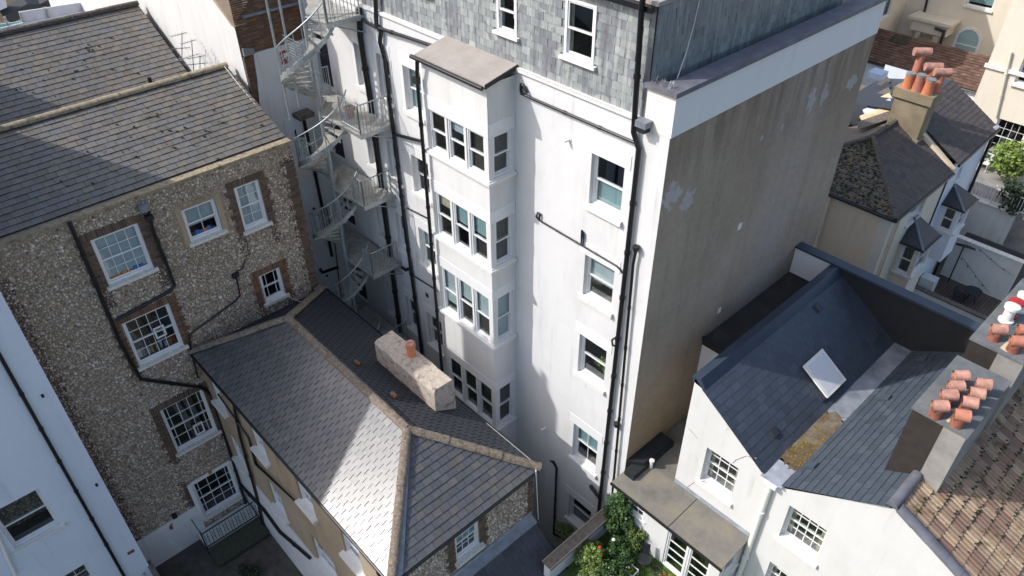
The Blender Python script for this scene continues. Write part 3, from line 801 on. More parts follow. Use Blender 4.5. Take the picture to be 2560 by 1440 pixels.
pipe(A, [fy(1318, 233, .07), fy(1309, 214, .07), fy(1303, 212, .07), fy(1302, 226, .07), fy(1304, 234, .07), fy(1330, 246, .07), fy(1594, 360, .07)], .035, name='waste_pipe', collars=1.1)
pipe(A, [fy(1348, 552, .05), fy(1350, 535, .05), fy(1344, 532, .05), fy(1341, 541, .05), fy(1347, 550, .05), fy(1540, 664, .05), fy(1549, 672, .05), fy(1556, 684, .05)], .022, name='waste_pipe', collars=.9)
pipe(A, [fy(1453, 611, .05), fy(1455, 578, .05), fy(1459, 583, .05), fy(1458, 612, .05)], .02, name='waste_pipe', collars=0)
pipe(A, [fy(1377, 1153, .03), fy(1383, 1155, .06), fy(1391, 1170, .06), fy(1390, 1200, .06), fy(1384, 1334, .06)], .035, name='waste_pipe')
pipe(A, [fy(1384, 1334, .06), fy(1440, 1366, .06)], .04, name='waste_pipe', collars=0)
pipe(A, [fy(1476, 1215, .02), fy(1478, 1218, .1), fy(1500, 1248, .1)], .05, name='waste_pipe', collars=0)
pipe(A, [fy(1540, 843, .03), fy(1530, 850, .1), fy(1531, 862, .08), fy(1538, 866, .05)], .025, name='overflow_pipe', collars=0)
for x, y in ((1424, 348), (1362, 1070)):
    q = fy(x, y, .0); m = MB().cyl(q, q+V3(-.03, -.14, -.03), .035, seg=10); m.cyl(q+V3(0, -.001, 0), q+V3(0, -.02, 0), .06, seg=10); m.build('flue_terminal', MAT['plastic_white'], A, True, 40)
q = fy(1068, 738, .0); MB().box(q-V3(.08, .012, .09), q+V3(.08, -.001, .09)).build('air_vent', MAT['black_dull'], A)
q = PX(1849, 566, XB); MB().box(q-V3(-.001, .08, .1), q+V3(.012, .08, .1)).build('wall_plate', MAT['plastic_white'], A)
q = PX(1798, 776, XB); MB().box(q-V3(-.001, .07, .09), q+V3(.012, .07, .09)).build('wall_plate', MAT['parapet_cream'], A)
# houseplant leaves seen behind the glass of the third window
foliage('houseplant', 'leaf_bright', (-9.75, YF+.42, sills[2]+.42), (.36, .1, .32), 260, .1, A, seed=3)

# ------------------------------------------------------------------ B: flint house on the left
BXF, BYR = -20.33, 9.38
ZE, ZR, XR = 13.1, 14.56, -23.9
B = thing('flint_house', 'flint cobble house with brick dressings, white sash windows and low slate roof', 'building', (-22, 5, -1.05))
fw_px = {'F1': (225, 602, 391, 668), 'F2': (452, 527.5, 563, 574), 'F3': (584, 471, 676, 553), 'F4': (647, 691, 719, 733), 'F5': (304, 810.5, 466, 862), 'F6': (399, 1027.6, 549, 1075), 'F7': (478, 1214, 607, 1236)}
FW = {}
for k, (x0, y0, x1, y1) in fw_px.items():
    a = PX(x0, y0, BXF); b = PX(x1, y1, BXF); FW[k] = (a[1], b[1]-.06, b[2]+.02, a[2])
Y0 = -2.2
wallb = wall(B, 'flint_wall', (BXF, Y0, -1.05), UY, BYR-Y0, ZE+1.05, [(a-Y0, b-Y0, c+1.05, d+1.05) for a, b, c, d in FW.values()], MAT['flint_bed'], UX, .14)
m = MB()
m.poly([(BXF, BYR, -1.05), (-27.4, BYR, -1.05), (-27.4, BYR, 13.0), (XR, BYR, ZR-.05), (BXF, BYR, ZE)]); m.poly([(-34.5, BYR, -1.05), (-27.4, BYR, -1.05), (-27.4, BYR, 13.0), (-31, BYR, 14.9), (-34.5, BYR, 13.1)])
m.poly([(-34.5, Y0, -1), (-34.5, BYR, -1), (-34.5, BYR, 13.1), (-34.5, Y0, 13.1)]); m.poly([(BXF, Y0, -1.05), (-34.5, Y0, -1.05), (-34.5, Y0, 13), (BXF, Y0, 13)])
m.build('side_wall', MAT['brick_dark'], B)
wd = {'F1': dict(cols=4, rows=(2, 2), blind=('blind_pale', .93), room='room_mid'), 'F2': dict(cols=2, rows=(1, 1), blind=('blind_pale', .62)), 'F3': dict(cols=2, rows=(2, 2), blind=('blind_pale', .97)),
      'F4': dict(cols=1, rows=(1, 1), margin=.12), 'F5': dict(cols=4, rows=(2, 2)), 'F6': dict(cols=3, rows=(2, 2), margin=.11), 'F7': dict(cols=3, rows=(2, 2), margin=.11)}
for k, (a, b, c, d) in FW.items():
    win = window(B, (BXF, a, c), UY, UX, b-a, d-c, reveal=.05, sill=.11, sill_mat='sill_worn', sill_h=.10, fw=.07, room_d=1.2, **wd[k])
    if k in ('F5', 'F6'):
        y_ = a+(b-a)*.52; z_ = c+(d-c)*(.38 if k == 'F5' else .12); h_ = (d-c)*.24
        m = MB(); 
        for q0, q1, q2, q3 in ((0, .05, 0, h_), (.28, .33, 0, h_), (.05, .28, 0, .05), (.05, .28, h_-.05, h_)): m.box((BXF-.045, y_+q0, z_+q2), (BXF-.02, y_+q1, z_+q3))
        m.build('vent_casement', MAT['white_trim'], win)
    if k == 'F5':
        for q in range(9):
            y_ = a+.15+q*.135; h_ = RNG.uniform(.12, .34); MB().box((BXF-.40, y_, c+.05), (BXF-.30, y_+RNG.uniform(.06, .12), c+.05+h_)).build('shelf_item', MAT[RNG.choice(['plastic_white', 'blue_stuff', 'room_mid', 'red_paint', 'orange_stuff', 'plastic_grey'])], win)
    if k in ('F1', 'F2'):
        for q in range(6):
            y_ = a+.12+q*(b-a-.3)/6; MB().box((BXF-.155, y_, c+.07), (BXF-.115+.0, y_+.13, c+.07+RNG.uniform(.08, .2))).build('windowsill_item', MAT['orange_stuff' if (k == 'F1' and q < 4) else RNG.choice(['blue_stuff', 'room_dark', 'orange_stuff'])], win)
# brick dressings
bl = []
def dress(k, side=.24, head=.24, foot=.0, mat='brick_dark', solid=True):
    a, b, c, d = FW[k]
    brick_patch((BXF, a-side, c-foot), UY, UX, side-.005, d-c+foot, mat, ragged=(.11, 0), list_=bl); brick_patch((BXF, b+.005, c-foot), UY, UX, side, d-c+foot, mat, ragged=(0, .11), list_=bl)
    if head: brick_patch((BXF, a-side, d+.004), UY, UX, b-a+2*side, head, mat, soldier=True, list_=bl)
dress('F1', .3, .26, .75); dress('F3', .22, .24, .9); dress('F4', .26, .24, .5, 'brick_red'); dress('F5', .26, .26, .5, 'brick_red'); dress('F6', .28, .28, .5); 
a, b, c, d = FW['F7']; brick_patch((BXF, a-.34, c), UY, UX, .2, d-c+.4, ragged=(.11, 0), list_=bl)
brick_patch((BXF, BYR-.36, 7.0), UY, UX, .36, 5.65, 'brick_dark', ragged=(.14, 0), list_=bl)
brick_patch((BXF, .55, .6), UY, UX, .3, 11.6, 'brick_dark', ragged=(0, .11), list_=bl)
flush_bricks(wallb, bl)
a, b, c, d = FW['F2']
m = MB(); m.box((BXF+.001, a-.17, c-.1), (BXF+.012, a-.003, d+.12)); m.box((BXF+.001, b+.003, c-.1), (BXF+.012, b+.17, d+.12)); m.build('render_surround', MAT['tan_render'], B)
a, b, c, d = FW['F7']
m = MB(); m.box((BXF+.001, a-.14, c-.1), (BXF+.03, a-.002, d+.10)); m.box((BXF+.001, b+.002, c-.1), (BXF+.03, b+.14, d+.1)); m.box((BXF+.001, a-.001, d+.002), (BXF+.029, b+.001, d+.16)); m.build('window_surround', MAT['white_trim'], B)
q = PX(524, 1180, BXF)
MB().cyl(q+V3(.03, 0, 0), q+V3(.06, 0, 0), .07, seg=14).build('orange_roundel', MAT['orange_stuff'], B)
skip = []
for k, (a, b, c, d) in FW.items(): skip.append((a-Y0-.28, b-Y0+.28, c+1.05-.12, d+1.05+.26))
skip += [(BYR-Y0-.33, BYR-Y0+1, 8.1, 13.6)]
flints(wallb, (BXF+.002, Y0, -1.05), UY, UX, BYR-Y0, ZE+1.05-.02, skip, size=.075)
# coping, painted plinth
m = MB(); m.box((BXF-.30, Y0, ZE), (BXF+.04, BYR+.03, ZE+.1)); m.build('coping', MAT['coping_lichen'], B)
q = PX(351.6, 1346, BXF); MB().box((BXF+.001, Y0, -1.04), (BXF+.045, 2.86, q[2])).build('painted_plinth', MAT['white_wall'], B)
# roofs
zo = lambda x: ZE+.12+(ZR-ZE-.12)*(BXF-.28-x)/(BXF-.28-XR)
m = MB().poly([(BXF-.28, Y0, zo(BXF-.28)), (BXF-.28, BYR, zo(BXF-.28)), (XR, BYR, ZR), (XR, Y0, ZR)]).poly([(XR, Y0, ZR), (XR, BYR, ZR), (-27.4, BYR, 13.05), (-27.4, Y0, 13.05)])
rf = m.build('roof', MAT['slate_dark'], B)
tiles(rf, [(BXF-.28, Y0, zo(BXF-.28)+.006), (BXF-.28, BYR, zo(BXF-.28)+.006), (XR, BYR, ZR+.006), (XR, Y0, ZR+.006)], UY, .30, .215, 'slate_old', t=.022, gap=.004, name='slate', jit=.008)
ridge_caps(rf, (XR, Y0, ZR+.01), (XR, BYR+.02, ZR+.01), .14, .46, 'coping_lichen', h=.10)
MB().tube([(XR, BYR-.12, ZR+.12), PP(600, 215, (BXF, 0, ZE+.03), np.cross((XR-BXF, 0, ZR-ZE), UY)), (BXF-.3, BYR-.08, ZE+.12), (BXF-.28, BYR-.03, ZE+.11)], .012, 5).build('lightning_cable', MAT['cord_white'], rf)
m = MB().poly([(-27.4, Y0, 13.05), (-27.4, BYR, 13.05), (-31, BYR, 14.93), (-31, Y0, 14.93)]).poly([(-31, Y0, 14.93), (-31, BYR, 14.93), (-34.5, BYR, 13.1), (-34.5, Y0, 13.1)])
rf2 = m.build('roof', MAT['slate_dark'], B)
tiles(rf2, [(-27.4, Y0, 13.056), (-27.4, BYR, 13.056), (-31, BYR, 14.936), (-31, Y0, 14.936)], UY, .30, .235, 'slate_old', t=.022, gap=.004, name='slate', jit=.008)
ridge_caps(rf2, (-31, Y0, 14.94), (-31, BYR+.02, 14.94), .13, .5, 'ridge_dark', h=.12)
q = PP(377, 208, (-27.4, 0, 13.05), np.cross((-3.6, 0, 1.88), UY)); MB().cyl(q-V3(0, 0, .1), q+V3(0, 0, .22), .07, seg=10).build('vent_pipe', MAT['black_dull'], rf2)
# moss tufts along the courses
mt = MB(); R_ = random.Random(5)
for rp, n_ in (((BXF-.28, ZE+.12, XR, ZR), 55), ((-27.4, 13.05, -31, 14.93), 50)):
    x0, z0, x1, z1 = rp
    for _ in range(n_):
        k = min(1, max(0, R_.gauss(.42, .2))); yy = R_.gauss(6.0, 1.9)
        if not 0 < yy < BYR-.2: continue
        P = V3(x0+(x1-x0)*k, yy, z0+(z1-z0)*k+.025); r = R_.uniform(.012, .032)
        for _q in range(3):
            d = V3(R_.uniform(-1, 1), R_.uniform(-1, 1), R_.uniform(.0, .8))*r; mt.prism([P+d+V3(r, 0, 0), P+d+V3(-.4*r, .8*r, 0), P+d+V3(-.5*r, -.8*r, 0)], (0, 0, r))
stuff(mt.build('moss', MAT['leaf_dark'], rf))
# rainwater goods
bx = BXF+.09
def px_(x, y, d=.09): return PX(x, y, BXF+d)
pipe(B, [px_(172, 552), px_(300, 855), px_(352, 948), px_(500, 968), px_(528, 985), px_(575, 1130), px_(615, 1262), px_(640, 1300)], .055)
pipe(B, [px_(372, 528), px_(383, 575), px_(436, 712), px_(425, 728), px_(290, 800)], .05)
q = px_(360, 522, .12); MB().prism([q+V3(-.1, -.13, -.08), q+V3(.08, -.13, -.08), q+V3(.08, .13, -.08), q+V3(-.1, .13, -.08)], (0, 0, .2)).build('hopper', MAT['lead'], B)
q = px_(372, 540, .11); MB().prism([q+V3(-.09, -.1, -.12), q+V3(.07, -.1, -.12), q+V3(.07, .1, -.12), q+V3(-.09, .1, -.12)], (0, 0, .14)).build('hopper', MAT['black_dull'], B)
pipe(B, [px_(590, 690), px_(600, 738), px_(592, 750), px_(472, 838), px_(478, 880), px_(495, 945)], .03, name='waste_pipe')
q = px_(590, 688, .08); MB().obox(q+V3(-.07, -.13, -.07), (.14, 0, 0), (0, .22, .05), (0, 0, .12)).build('hopper', MAT['black_dull'], B)
pipe(B, [px_(590, 680, .05), px_(606, 672, .05), px_(612, 652, .05)], .02, name='waste_pipe', collars=0)
q = px_(550, 742, .02); MB().cyl(q, q+V3(.05, 0, 0), .05, seg=10).build('flue_terminal', MAT['plastic_white'], B)
q = px_(435, 1288, .06); MB().box(q-V3(.05, .08, .07), q+V3(.12, .08, .07)).build('wall_lamp', MAT['black_dull'], B)
q = px_(430, 1315, .05); MB().prism([q+V3(0, -.05, .1), q+V3(0, -.12, -.02), q+V3(0, -.07, -.17), q+V3(0, .02, -.12), q+V3(0, 0, .02), q+V3(0, .06, .13)], (.02, 0, 0)).build('bird_ornament', MAT['terracotta_dark'], B)
# iron balcony
bz_ = -.55; by0, by1 = 2.5, 4.55
bal = MB().box((BXF+.06, by0, bz_-.2), (BXF+1.0, by1, bz_-.06)).build('balcony', MAT['grey_white'], B)
fr = MB(); fr.box((BXF+.93, by0, bz_-.02), (BXF+.96, by1, bz_+.02)); fr.box((BXF+.93, by0, bz_+.80), (BXF+.96, by1, bz_+.84)); fr.box((BXF+.1, by0, bz_+.8), (BXF+.93, by0+.03, bz_+.84)); fr.box((BXF+.92, by0-.02, bz_-.4), (BXF+.97, by0+.03, bz_+.95)); fr.build('balcony_rail', MAT['iron_black'], bal)
for i in range(17):
    y_ = by0+.06+i*.12; m = MB().box((BXF+.937, y_, bz_), (BXF+.953, y_+.016, bz_+.8))
    if i % 2 == 0:
        for cz_ in (.3, .52):
            for t in range(8):
                a0 = t*math.pi/4; m.cyl((BXF+.945, y_+.06+.05*math.cos(a0), bz_+cz_+.09*math.sin(a0)), (BXF+.945, y_+.06+.05*math.cos(a0+.785), bz_+cz_+.09*math.sin(a0+.785)), .008, seg=4, cap=False)
    m.build('baluster', MAT['iron_black'], bal)
MB().prism([(BXF+.97, by0, bz_-.05), (BXF+1.75, by0, bz_-.28), (BXF+1.75, by1, bz_-.28), (BXF+.97, by1, bz_-.05)], (0, 0, -.05)).build('mossy_canopy', MAT['green_mat'], bal)
MB().box((BXF+.1, by0+.1, -1.04), (BXF+1.6, by1-.05, bz_-.36)).build('balcony_base', MAT['black_dull'], bal)

# ------------------------------------------------------------------ C: hipped wing in front
WX0, WX1, WY0, WY1, WE, WR = BXF+.002, -9.35, 4.63, 9.40, 7.35, 8.74
WYM = 7.02; RX0, RX1 = -17.95, -11.75
W_ = thing('hipped_wing', 'long hipped slate wing with lichen-covered ridge and rendered side wall below flint house', 'building', (-15, 7, -1.05))
ov = .12
sw_ = [(-19.75, -18.95, 5.45, 6.7), (-17.0, -16.15, 5.45, 6.75), (-14.25, -13.4, 5.45, 6.75), (-11.9, -11.0, 5.45, 6.75), (-17.0, -16.1, 2.5, 3.9), (-14.3, -13.0, 2.3, 3.7), (-19.75, -18.9, 2.5, 3.9)]
wn = wall(W_, 'side_wall', (WX0, WY0, -1.05), UX, WX1-WX0, WE+1.05, [(a-WX0, b-WX0, c+1.05, d+1.05) for a, b, c, d in sw_], MAT['tan_render'], -UY, .12)
for a, b, c, d in sw_: window(W_, (a, WY0, c), UX, -UY, b-a, d-c, cols=3, rows=(2, 2), reveal=.06, sill=.16, sill_mat='sill_white', sill_h=.12)
MB().box((WX0, WY0-.03, -1.04), (WX1, WY0-.001, 3.3-1.15)).build('painted_plinth', MAT['white_wall'], W_)
ew = PX(1133, 1320, WX1); eb = PX(1200, 1370, WX1)
we0, we1, wz0, wz1 = 6.55, 7.36, 5.85, 7.06
we = wall(W_, 'end_wall', (WX1, WY0, -1.05), UY, WY1-WY0, WE+1.05, [(we0-WY0, we1-WY0, wz0+1.05, wz1+1.05)], MAT['flint_bed'], UX, .12)
window(W_, (WX1, we0, wz0), UY, UX, we1-we0, wz1-wz0, cols=3, rows=(2, 2), reveal=.04, sill=.14, sill_mat='sill_worn', sill_h=.10, blind=('blind_pale', .5))
bl = []
brick_patch((WX1, we0-.26, wz0-.3), UY, UX, .25, wz1-wz0+.4, ragged=(.1, 0), list_=bl); brick_patch((WX1, we1+.005, wz0-.3), UY, UX, .25, wz1-wz0+.4, ragged=(0, .1), list_=bl)
brick_patch((WX1, WY1-.26, 4.6), UY, UX, .26, 2.7, ragged=(.12, 0), list_=bl); brick_patch((WX1, WY0, 4.6), UY, UX, .26, 2.7, ragged=(0, .12), list_=bl)
flush_bricks(we, bl)
flints(we, (WX1+.002, WY0, 4.3), UY, UX, WY1-WY0, 3.0, [(we0-WY0-.3, we1-WY0+.3, .9, 3), (WY1-WY0-.24, 9, 0, 9), (-1, .24, 0, 9)], size=.075)
MB().poly([(WX0, WY1, -1.05), (WX1, WY1, -1.05), (WX1, WY1, WE), (WX0, WY1, WE)]).build('rear_side_wall', MAT['grey_white'], W_)
e0, e1, ex0, ex1 = WY0-ov, WY1+ov, WX0, WX1+ov
zz = WE-.05
c_nn, c_nf, c_fn, c_ff = V3(ex0, e0, zz), V3(ex0, e1, zz), V3(ex1, e0, zz), V3(ex1, e1, zz)
r0, r1 = V3(RX0, WYM, WR), V3(RX1, WYM, WR)
m = MB().poly([c_nn, c_fn, r1, r0]).poly([c_ff, c_nf, r0, r1]).poly([c_fn, c_ff, r1]).poly([c_nf, c_nn, r0])
wr = m.build('roof', MAT['slate_dark'], W_)
up = V3(0, 0, .006)
tiles(wr, [c_nn+up, c_fn+up, r1+up, r0+up], UX, .26, .185, 'slate_wing', t=.024, gap=.008, name='slate', jit=.008)
wr2 = MB().poly([c_ff-up, c_nf-up, r0-up, r1-up]).build('roof_slope', MAT['slate_dark'], W_)
tiles(wr2, [c_ff+up, c_nf+up, r0+up, r1+up], UX, .26, .165, 'slate_hip', t=.014, gap=.004, name='slate', jit=.006)
wr3 = MB().poly([c_fn-up, c_ff-up, r1-up]).build('roof_slope', MAT['slate_dark'], W_)
tiles(wr3, [c_fn+up, c_ff+up, r1+up], UY, .27, .20, 'slate_hip', t=.024, gap=.004, name='slate', jit=.006)
wr4 = MB().poly([c_nf-up, c_nn-up, r0-up]).build('roof_slope', MAT['slate_dark'], W_)
tiles(wr4, [c_nf+up, c_nn+up, r0+up], UY, .27, .2, 'slate_dark', t=.016, name='slate')
for p, q in ((r0, r1), (c_fn, r1), (c_ff, r1), (c_nf, r0), (c_nn, r0)): ridge_caps(wr, p+up*5, q+up*5, .13, .40, 'ridge_lichen', h=.10, wob=.02)
hv = nrm(r1-c_fn); 
MB().prism([c_fn+V3(.02, .15, .03), c_fn+V3(.02, .33, .03), r1+V3(.10, .06, .03), r1+V3(.10, -.02, .03)], (0, 0, .012)).build('lead_flashing', MAT['lead'], wr3)
MB().obox(PZ(775, 715, WE+.1), (.35, 0, 0), (0, .3, .02), (0, 0, .02)).build('lead_flashing', MAT['lead_pale'], wr)
MB().tube([c_nn+V3(0, -.03, -.03), c_fn+V3(0, -.03, -.03)], .05, 8).build('gutter', MAT['black_pipe'], W_, True, 60)
MB().tube([c_fn+V3(.03, 0, -.03), c_ff+V3(.03, 0, -.03)], .045, 8).build('gutter', MAT['black_pipe'], W_, True, 60)
MB().tube([c_nf+V3(0, .03, -.03), c_ff+V3(0, .03, -.03)], .05, 8).build('gutter', MAT['black_pipe'], W_, True, 60)
cn = []
for k in range(9):
    t = k/8; cn.append(PP(1162+(1338-1162)*t, 1073+(1165-1073)*t+2*math.sin(k*2.1), c_ff, (0, 0, 1))+V3(0, 0, .06))
MB().tube(cn+[PX(1340, 1180, WX1+.2), PX(1346, 1300, WX1+.2)], .010, 5).build('loose_cable', MAT['cord_white'], wr)
# long low chimney on the far slope with a single pot
cx0, cx1, cy0, cy1, cz = -15.25, -12.35, 8.42, 9.08, 8.78
m = MB(); 
def wob(p): return np.array(p)+V3(RNG.uniform(-.02, .02), RNG.uniform(-.02, .02), RNG.uniform(-.025, .025))
nseg = 9; rows_ = []
for k in range(nseg+1):
    x = cx0+(cx1-cx0)*k/nseg; t = .04
    rows_.append([wob((x, cy0-.05, 7.3)), wob((x, cy0-.04, cz-.12)), wob((x, cy0+.05, cz)), wob((x, cy1-.04, cz+.01)), wob((x, cy1+.02, cz-.08)), wob((x, cy1+.04, 7.2))])
for k in range(nseg):
    for j in range(5): m.poly([rows_[k][j], rows_[k+1][j], rows_[k+1][j+1], rows_[k][j+1]])
m.poly(rows_[0]); m.poly(rows_[-1][::-1])
st = m.build('chimney_stack', MAT['stack_render'], wr)
q = V3(-13.95, 8.82, cz-.02)
MB().lathe(q, [(.155, 0), (.14, .03), (.125, .34), (.125, .36), (.15, .37), (.15, .47), (.12, .475)], 18).build('chimney_pot', MAT['pot_orange'], st.parent, True, 40)
MB().lathe(q+V3(0, 0, .476), [(.14, 0), (.14, .03), (.0001, .05)], 18).build('pot_cap', MAT['terracotta_light'], st.parent, True, 40)
nf = np.cross(r1-c_ff, UX)
for x, y in ((895, 910), (985, 990)):
    q = PP(x, y, c_ff+up*3, np.cross(c_nf-c_ff, r1-c_ff)); m = MB(); m.cyl(q+V3(-.12, 0, .03), q+V3(.12, 0, .03), .075, seg=10); m.build('cowl_tile', MAT['brick_red'], wr2, True, 40)
MB().tube([PZ(722, 742, 7.75), PZ(820, 790, 7.6)+V3(0, 0, .1), PZ(890, 828, 7.5), PZ(950, 862, 7.45)], .009, 5).build('washing_line', MAT['cord_white'], W_)
# pipes on the side wall
def pn(x, y, d=.09): return PY(x, y, WY0-d)
pipe(W_, [pn(585, 1015), pn(600, 1090), pn(640, 1235), pn(660, 1320), pn(712, 1400), pn(725, 1440)], .05)
pipe(W_, [pn(545, 985), pn(622, 1095), pn(640, 1160), pn(735, 1250)], .03, name='waste_pipe')
pipe(W_, [pn(590, 1200), pn(660, 1275), pn(700, 1330), pn(775, 1395)], .06, name='soil_pipe')
pipe(W_, [c_fn+V3(-.5, -.06, -.05), c_fn+V3(-.42, .05, -.6), c_fn+V3(-.42, .05, -3)], .045)
# lean-to at its end
LT = thing('lean_to_extension', 'single-storey lean-to with smooth dark slate roof against flint end wall', 'extension', (-8.5, 7, -1.05))
lz1, lz0, lx1 = 5.30, 4.05, -7.55
m = MB().poly([(WX1+.01, 4.0, lz1), (lx1, 4.0, lz0), (lx1, WY1-.12, lz0), (WX1+.01, WY1-.12, lz1)])
lr = m.build('roof', MAT['slate_dark'], LT)
tiles(lr, [(lx1, 4.0, lz0+.006), (lx1, WY1-.12, lz0+.006), (WX1+.01, WY1-.12, lz1+.006), (WX1+.01, 4.0, lz1+.006)], UY, .34, .24, 'slate_dark', t=.008, gap=.003, jit=.003)
MB().box((lx1-.001, 4.0, -1.05), (lx1-.2, WY1-.14, lz0-.02)).build('wall', MAT['white_wall'], LT)
MB().poly([(WX1+.01, WY1-.14, -1.05), (lx1, WY1-.14, -1.05), (lx1, WY1-.14, lz0-.01), (WX1+.01, WY1-.14, lz1-.01)]).build('side_wall', MAT['grey_white'], LT)
MB().box((WX1+.013, 4.0, lz1-.03), (WX1+.05, WY1-.1, lz1+.14)).build('lead_flashing', MAT['lead_pale'], lr)
MB().prism([(WX1+.05, 4.0, lz1-.02), (WX1+.27, 4.0, lz1-.165), (WX1+.27, WY1-.1, lz1-.165), (WX1+.05, WY1-.1, lz1-.02)], (.0, 0, .04)).build('lead_flashing', MAT['lead'], lr)
MB().tube([(WX1+.03, WY1-.09, lz1-.02), (lx1+.02, WY1-.09, lz0-.02)], .035, 6).build('verge_gutter', MAT['black_pipe'], LT)

# ------------------------------------------------------------------ D: white building at lower left, tall, its roof above the frame
DX, DY1 = -19.3, .62
D = thing('white_corner_building', 'white painted building with black downpipe at the lower left corner', 'building', (-24, -6, -1.05))
dw = [(-2.15, -.88, 4.35, 6.1), (-2.0, -.86, .6, 2.25)]
wall(D, 'front_wall', (DX, -14, -1.05), UY, DY1+14, 17.45, [(a+14, b+14, c+1.05, d+1.05) for a, b, c, d in dw], MAT['blue_white'], UX, .16)
for i, (a, b, c, d) in enumerate(dw): window(D, (DX, a, c), UY, UX, b-a, d-c, cols=1 if i == 0 else 3, rows=(1, 1) if i == 0 else (2, 2), reveal=.12, sill=.1, sill_h=.1)
m = MB(); m.poly([(-32.2, DY1, -1.05), (DX, DY1, -1.05), (DX, DY1, 16.4), (-32.2, DY1, 16.4)]); m.poly([(-32.2, -14, -1.05), (-32.2, DY1, -1.05), (-32.2, DY1, 16.4), (-32.2, -14, 16.4)]); m.poly([(-32.2, -14, 16.4), (DX, -14, 16.4), (DX, DY1, 16.4), (-32.2, DY1, 16.4)]); m.poly([(-32.2, -14, -1.05), (DX, -14, -1.05), (DX, -14, 16.4), (-32.2, -14, 16.4)])
m.build('side_wall', MAT['white_gable'], D)
m = MB(); m.prism([(-25.9, DY1, 16.4), (-24.4, DY1, 19.2), (-20.2, DY1, 19.2), (DX-.02, DY1, 17.3), (DX-.02, DY1, 16.4)], (0, -14, 0)); m.prism([(-32.3, DY1, 16.4), (-31.2, DY1, 18.4), (-29, DY1, 18.4), (-28, DY1, 16.4)], (0, -14, 0)); m.build('mansard_roof', MAT['slate_dark'], D)
MB().box((-22.6, -.3, 16.4), (-20.6, DY1-.02, 20.9)).build('chimney_stack', MAT['stack_render'], D)
for k in range(4): MB().lathe((-22.3+.48*k, .16, 20.9), [(.16, 0), (.12, .3), (.12, .5), (.15, .55), (.1, .62)], 10).build('chimney_pot', MAT['terracotta'], D, True, 40)
pipe(D, [PX(-40, 820, DX+.07), PX(0, 890, DX+.07), PX(300, 1422, DX+.07), PX(330, 1475, DX+.07)], .05)
pipe(D, [PX(-10, 1330, DX+.07), PX(40, 1440, DX+.07)], .05, 'plastic_white')
for x, y in ((105, 987), (240, 1210)):
    q = PX(x, y, DX); MB().cyl(q, q+V3(.09, 0, -.02), .035, seg=8).build('overflow_pipe', MAT['black_dull'], D)
q = PX(327, 1380, DX); MB().box(q+V3(.001, -.11, -.07), q+V3(.012, .11, .07)).build('air_brick', MAT['terracotta_dark'], D)
gw = MB().box((DX-.2, DY1-.05, -1.05), (DX+2.2, DY1+.12, .45)); gw = gw.build('yard_wall', MAT['mortar_dark']); tag(gw, 'low mossy yard wall at the foot of the white corner building', 'wall')

# ------------------------------------------------------------------ N: building behind the flint house: lit white gable, brick return
N = thing('rendered_gable_building', 'white rendered gable with red brick return rising behind slate roofs', 'building', (-28, 12, -1.05))
NX, NY = -23.1, 9.62
m = MB().poly([(-46, NY, -1.05), (NX, NY, -1.05), (NX, NY, 16.0), (-24.6, NY, 16.9), (-46, NY, 19.5)]).poly([(-46, NY, -1.05), (-46, 20, -1.05), (-46, 20, 19.5), (-46, NY, 19.5)]); m.build('gable_wall', MAT['white_gable'], N)
nb = MB().poly([(NX, NY, -1.05), (NX, 12.0, -1.05), (NX, 12.0, 18.5), (NX, NY, 16.0)]).build('return_wall', MAT['mortar_dark'], N)
MB().prism([(NX-.12, NY-.04, 16.0), (NX+.05, NY-.04, 16.0), (-24.5, NY-.04, 16.9), (-24.6, NY-.04, 16.8)], (0, .4, 0)).build('verge', MAT['tan_render'], N)
bl = []
brick_patch((NX, NY+.01, 12.6), UY, UX, 2.35, 5.2, 'brick_red', proud=.01, list_=bl)
bl = [b for b in bl if not (b[0][2] < 15.0 and b[0][1] > NY+.42-.12*(15.0-b[0][2])*.3)]
flush_bricks(nb, bl)
m = MB().prism([(NX+.001, NY+.40, 15.05), (NX+.001, 12, 15.05), (NX+.001, 12, -1), (NX+.001, NY+.02, -1), (NX+.001, NY+.06, 12.2), (NX+.001, NY+.34, 14.2)], (.06, 0, 0)); m.build('painted_wall', MAT['white_wall'], N)
MB().prism([(NX+.002, NY+.05, 15.05), (NX+.002, NY+.42, 15.05), (NX+.002, NY+.42, 15.22), (NX+.002, NY+.05, 15.3)], (.12, 0, 0)).build('mortar_ledge', MAT['concrete'], N)
MB().box((NX+.002, NY+.3, 16.2), (NX+.1, 12, 16.28)).build('string_course', MAT['lead'], N)
MB().box((NX+.002, NY+.02, 12.4), (NX+.09, NY+.06, 15.0)).build('corner_bead', MAT['wood_grey'], N)
dm = MB().box((NX+.061, 10.55, 10.75), (NX+.085, 11.15, 12.55)); nd = dm.build('door', MAT['blue_white'], N)
MB().cyl((NX+.09, 11.05, 11.6), (NX+.14, 11.05, 11.6), .045, seg=10).build('door_knob', MAT['black_dull'], nd)
for z in (7.9, 4.7):
    d_ = MB().box((NX+.061, 10.35, z), (NX+.085, 11.1, z+1.9)).build('door', MAT['blue_white'], N); MB().cyl((NX+.09, 11.0, z+.9), (NX+.14, 11.0, z+.9), .045, seg=10).build('door_knob', MAT['black_dull'], d_)
pipe(N, [PX(760, 300, NX+.13), PX(802, 500, NX+.13), PX(830, 640, NX+.13)], .06)
pipe(N, [PX(738, 325, NX+.12), PX(741, 342, NX+.12), PX(770, 338, NX+.12)], .025, name='waste_pipe', collars=0)
pipe(N, [PX(800, 672, NX+.12), PX(806, 681, NX+.12), PX(845, 668, NX+.12)], .06, name='waste_pipe', collars=0)
pipe(N, [PX(816, 520, NX+.12), PX(838, 615, NX+.12), PX(850, 720, NX+.12), PX(868, 840, NX+.12)], .02, name='cable_conduit', collars=0)
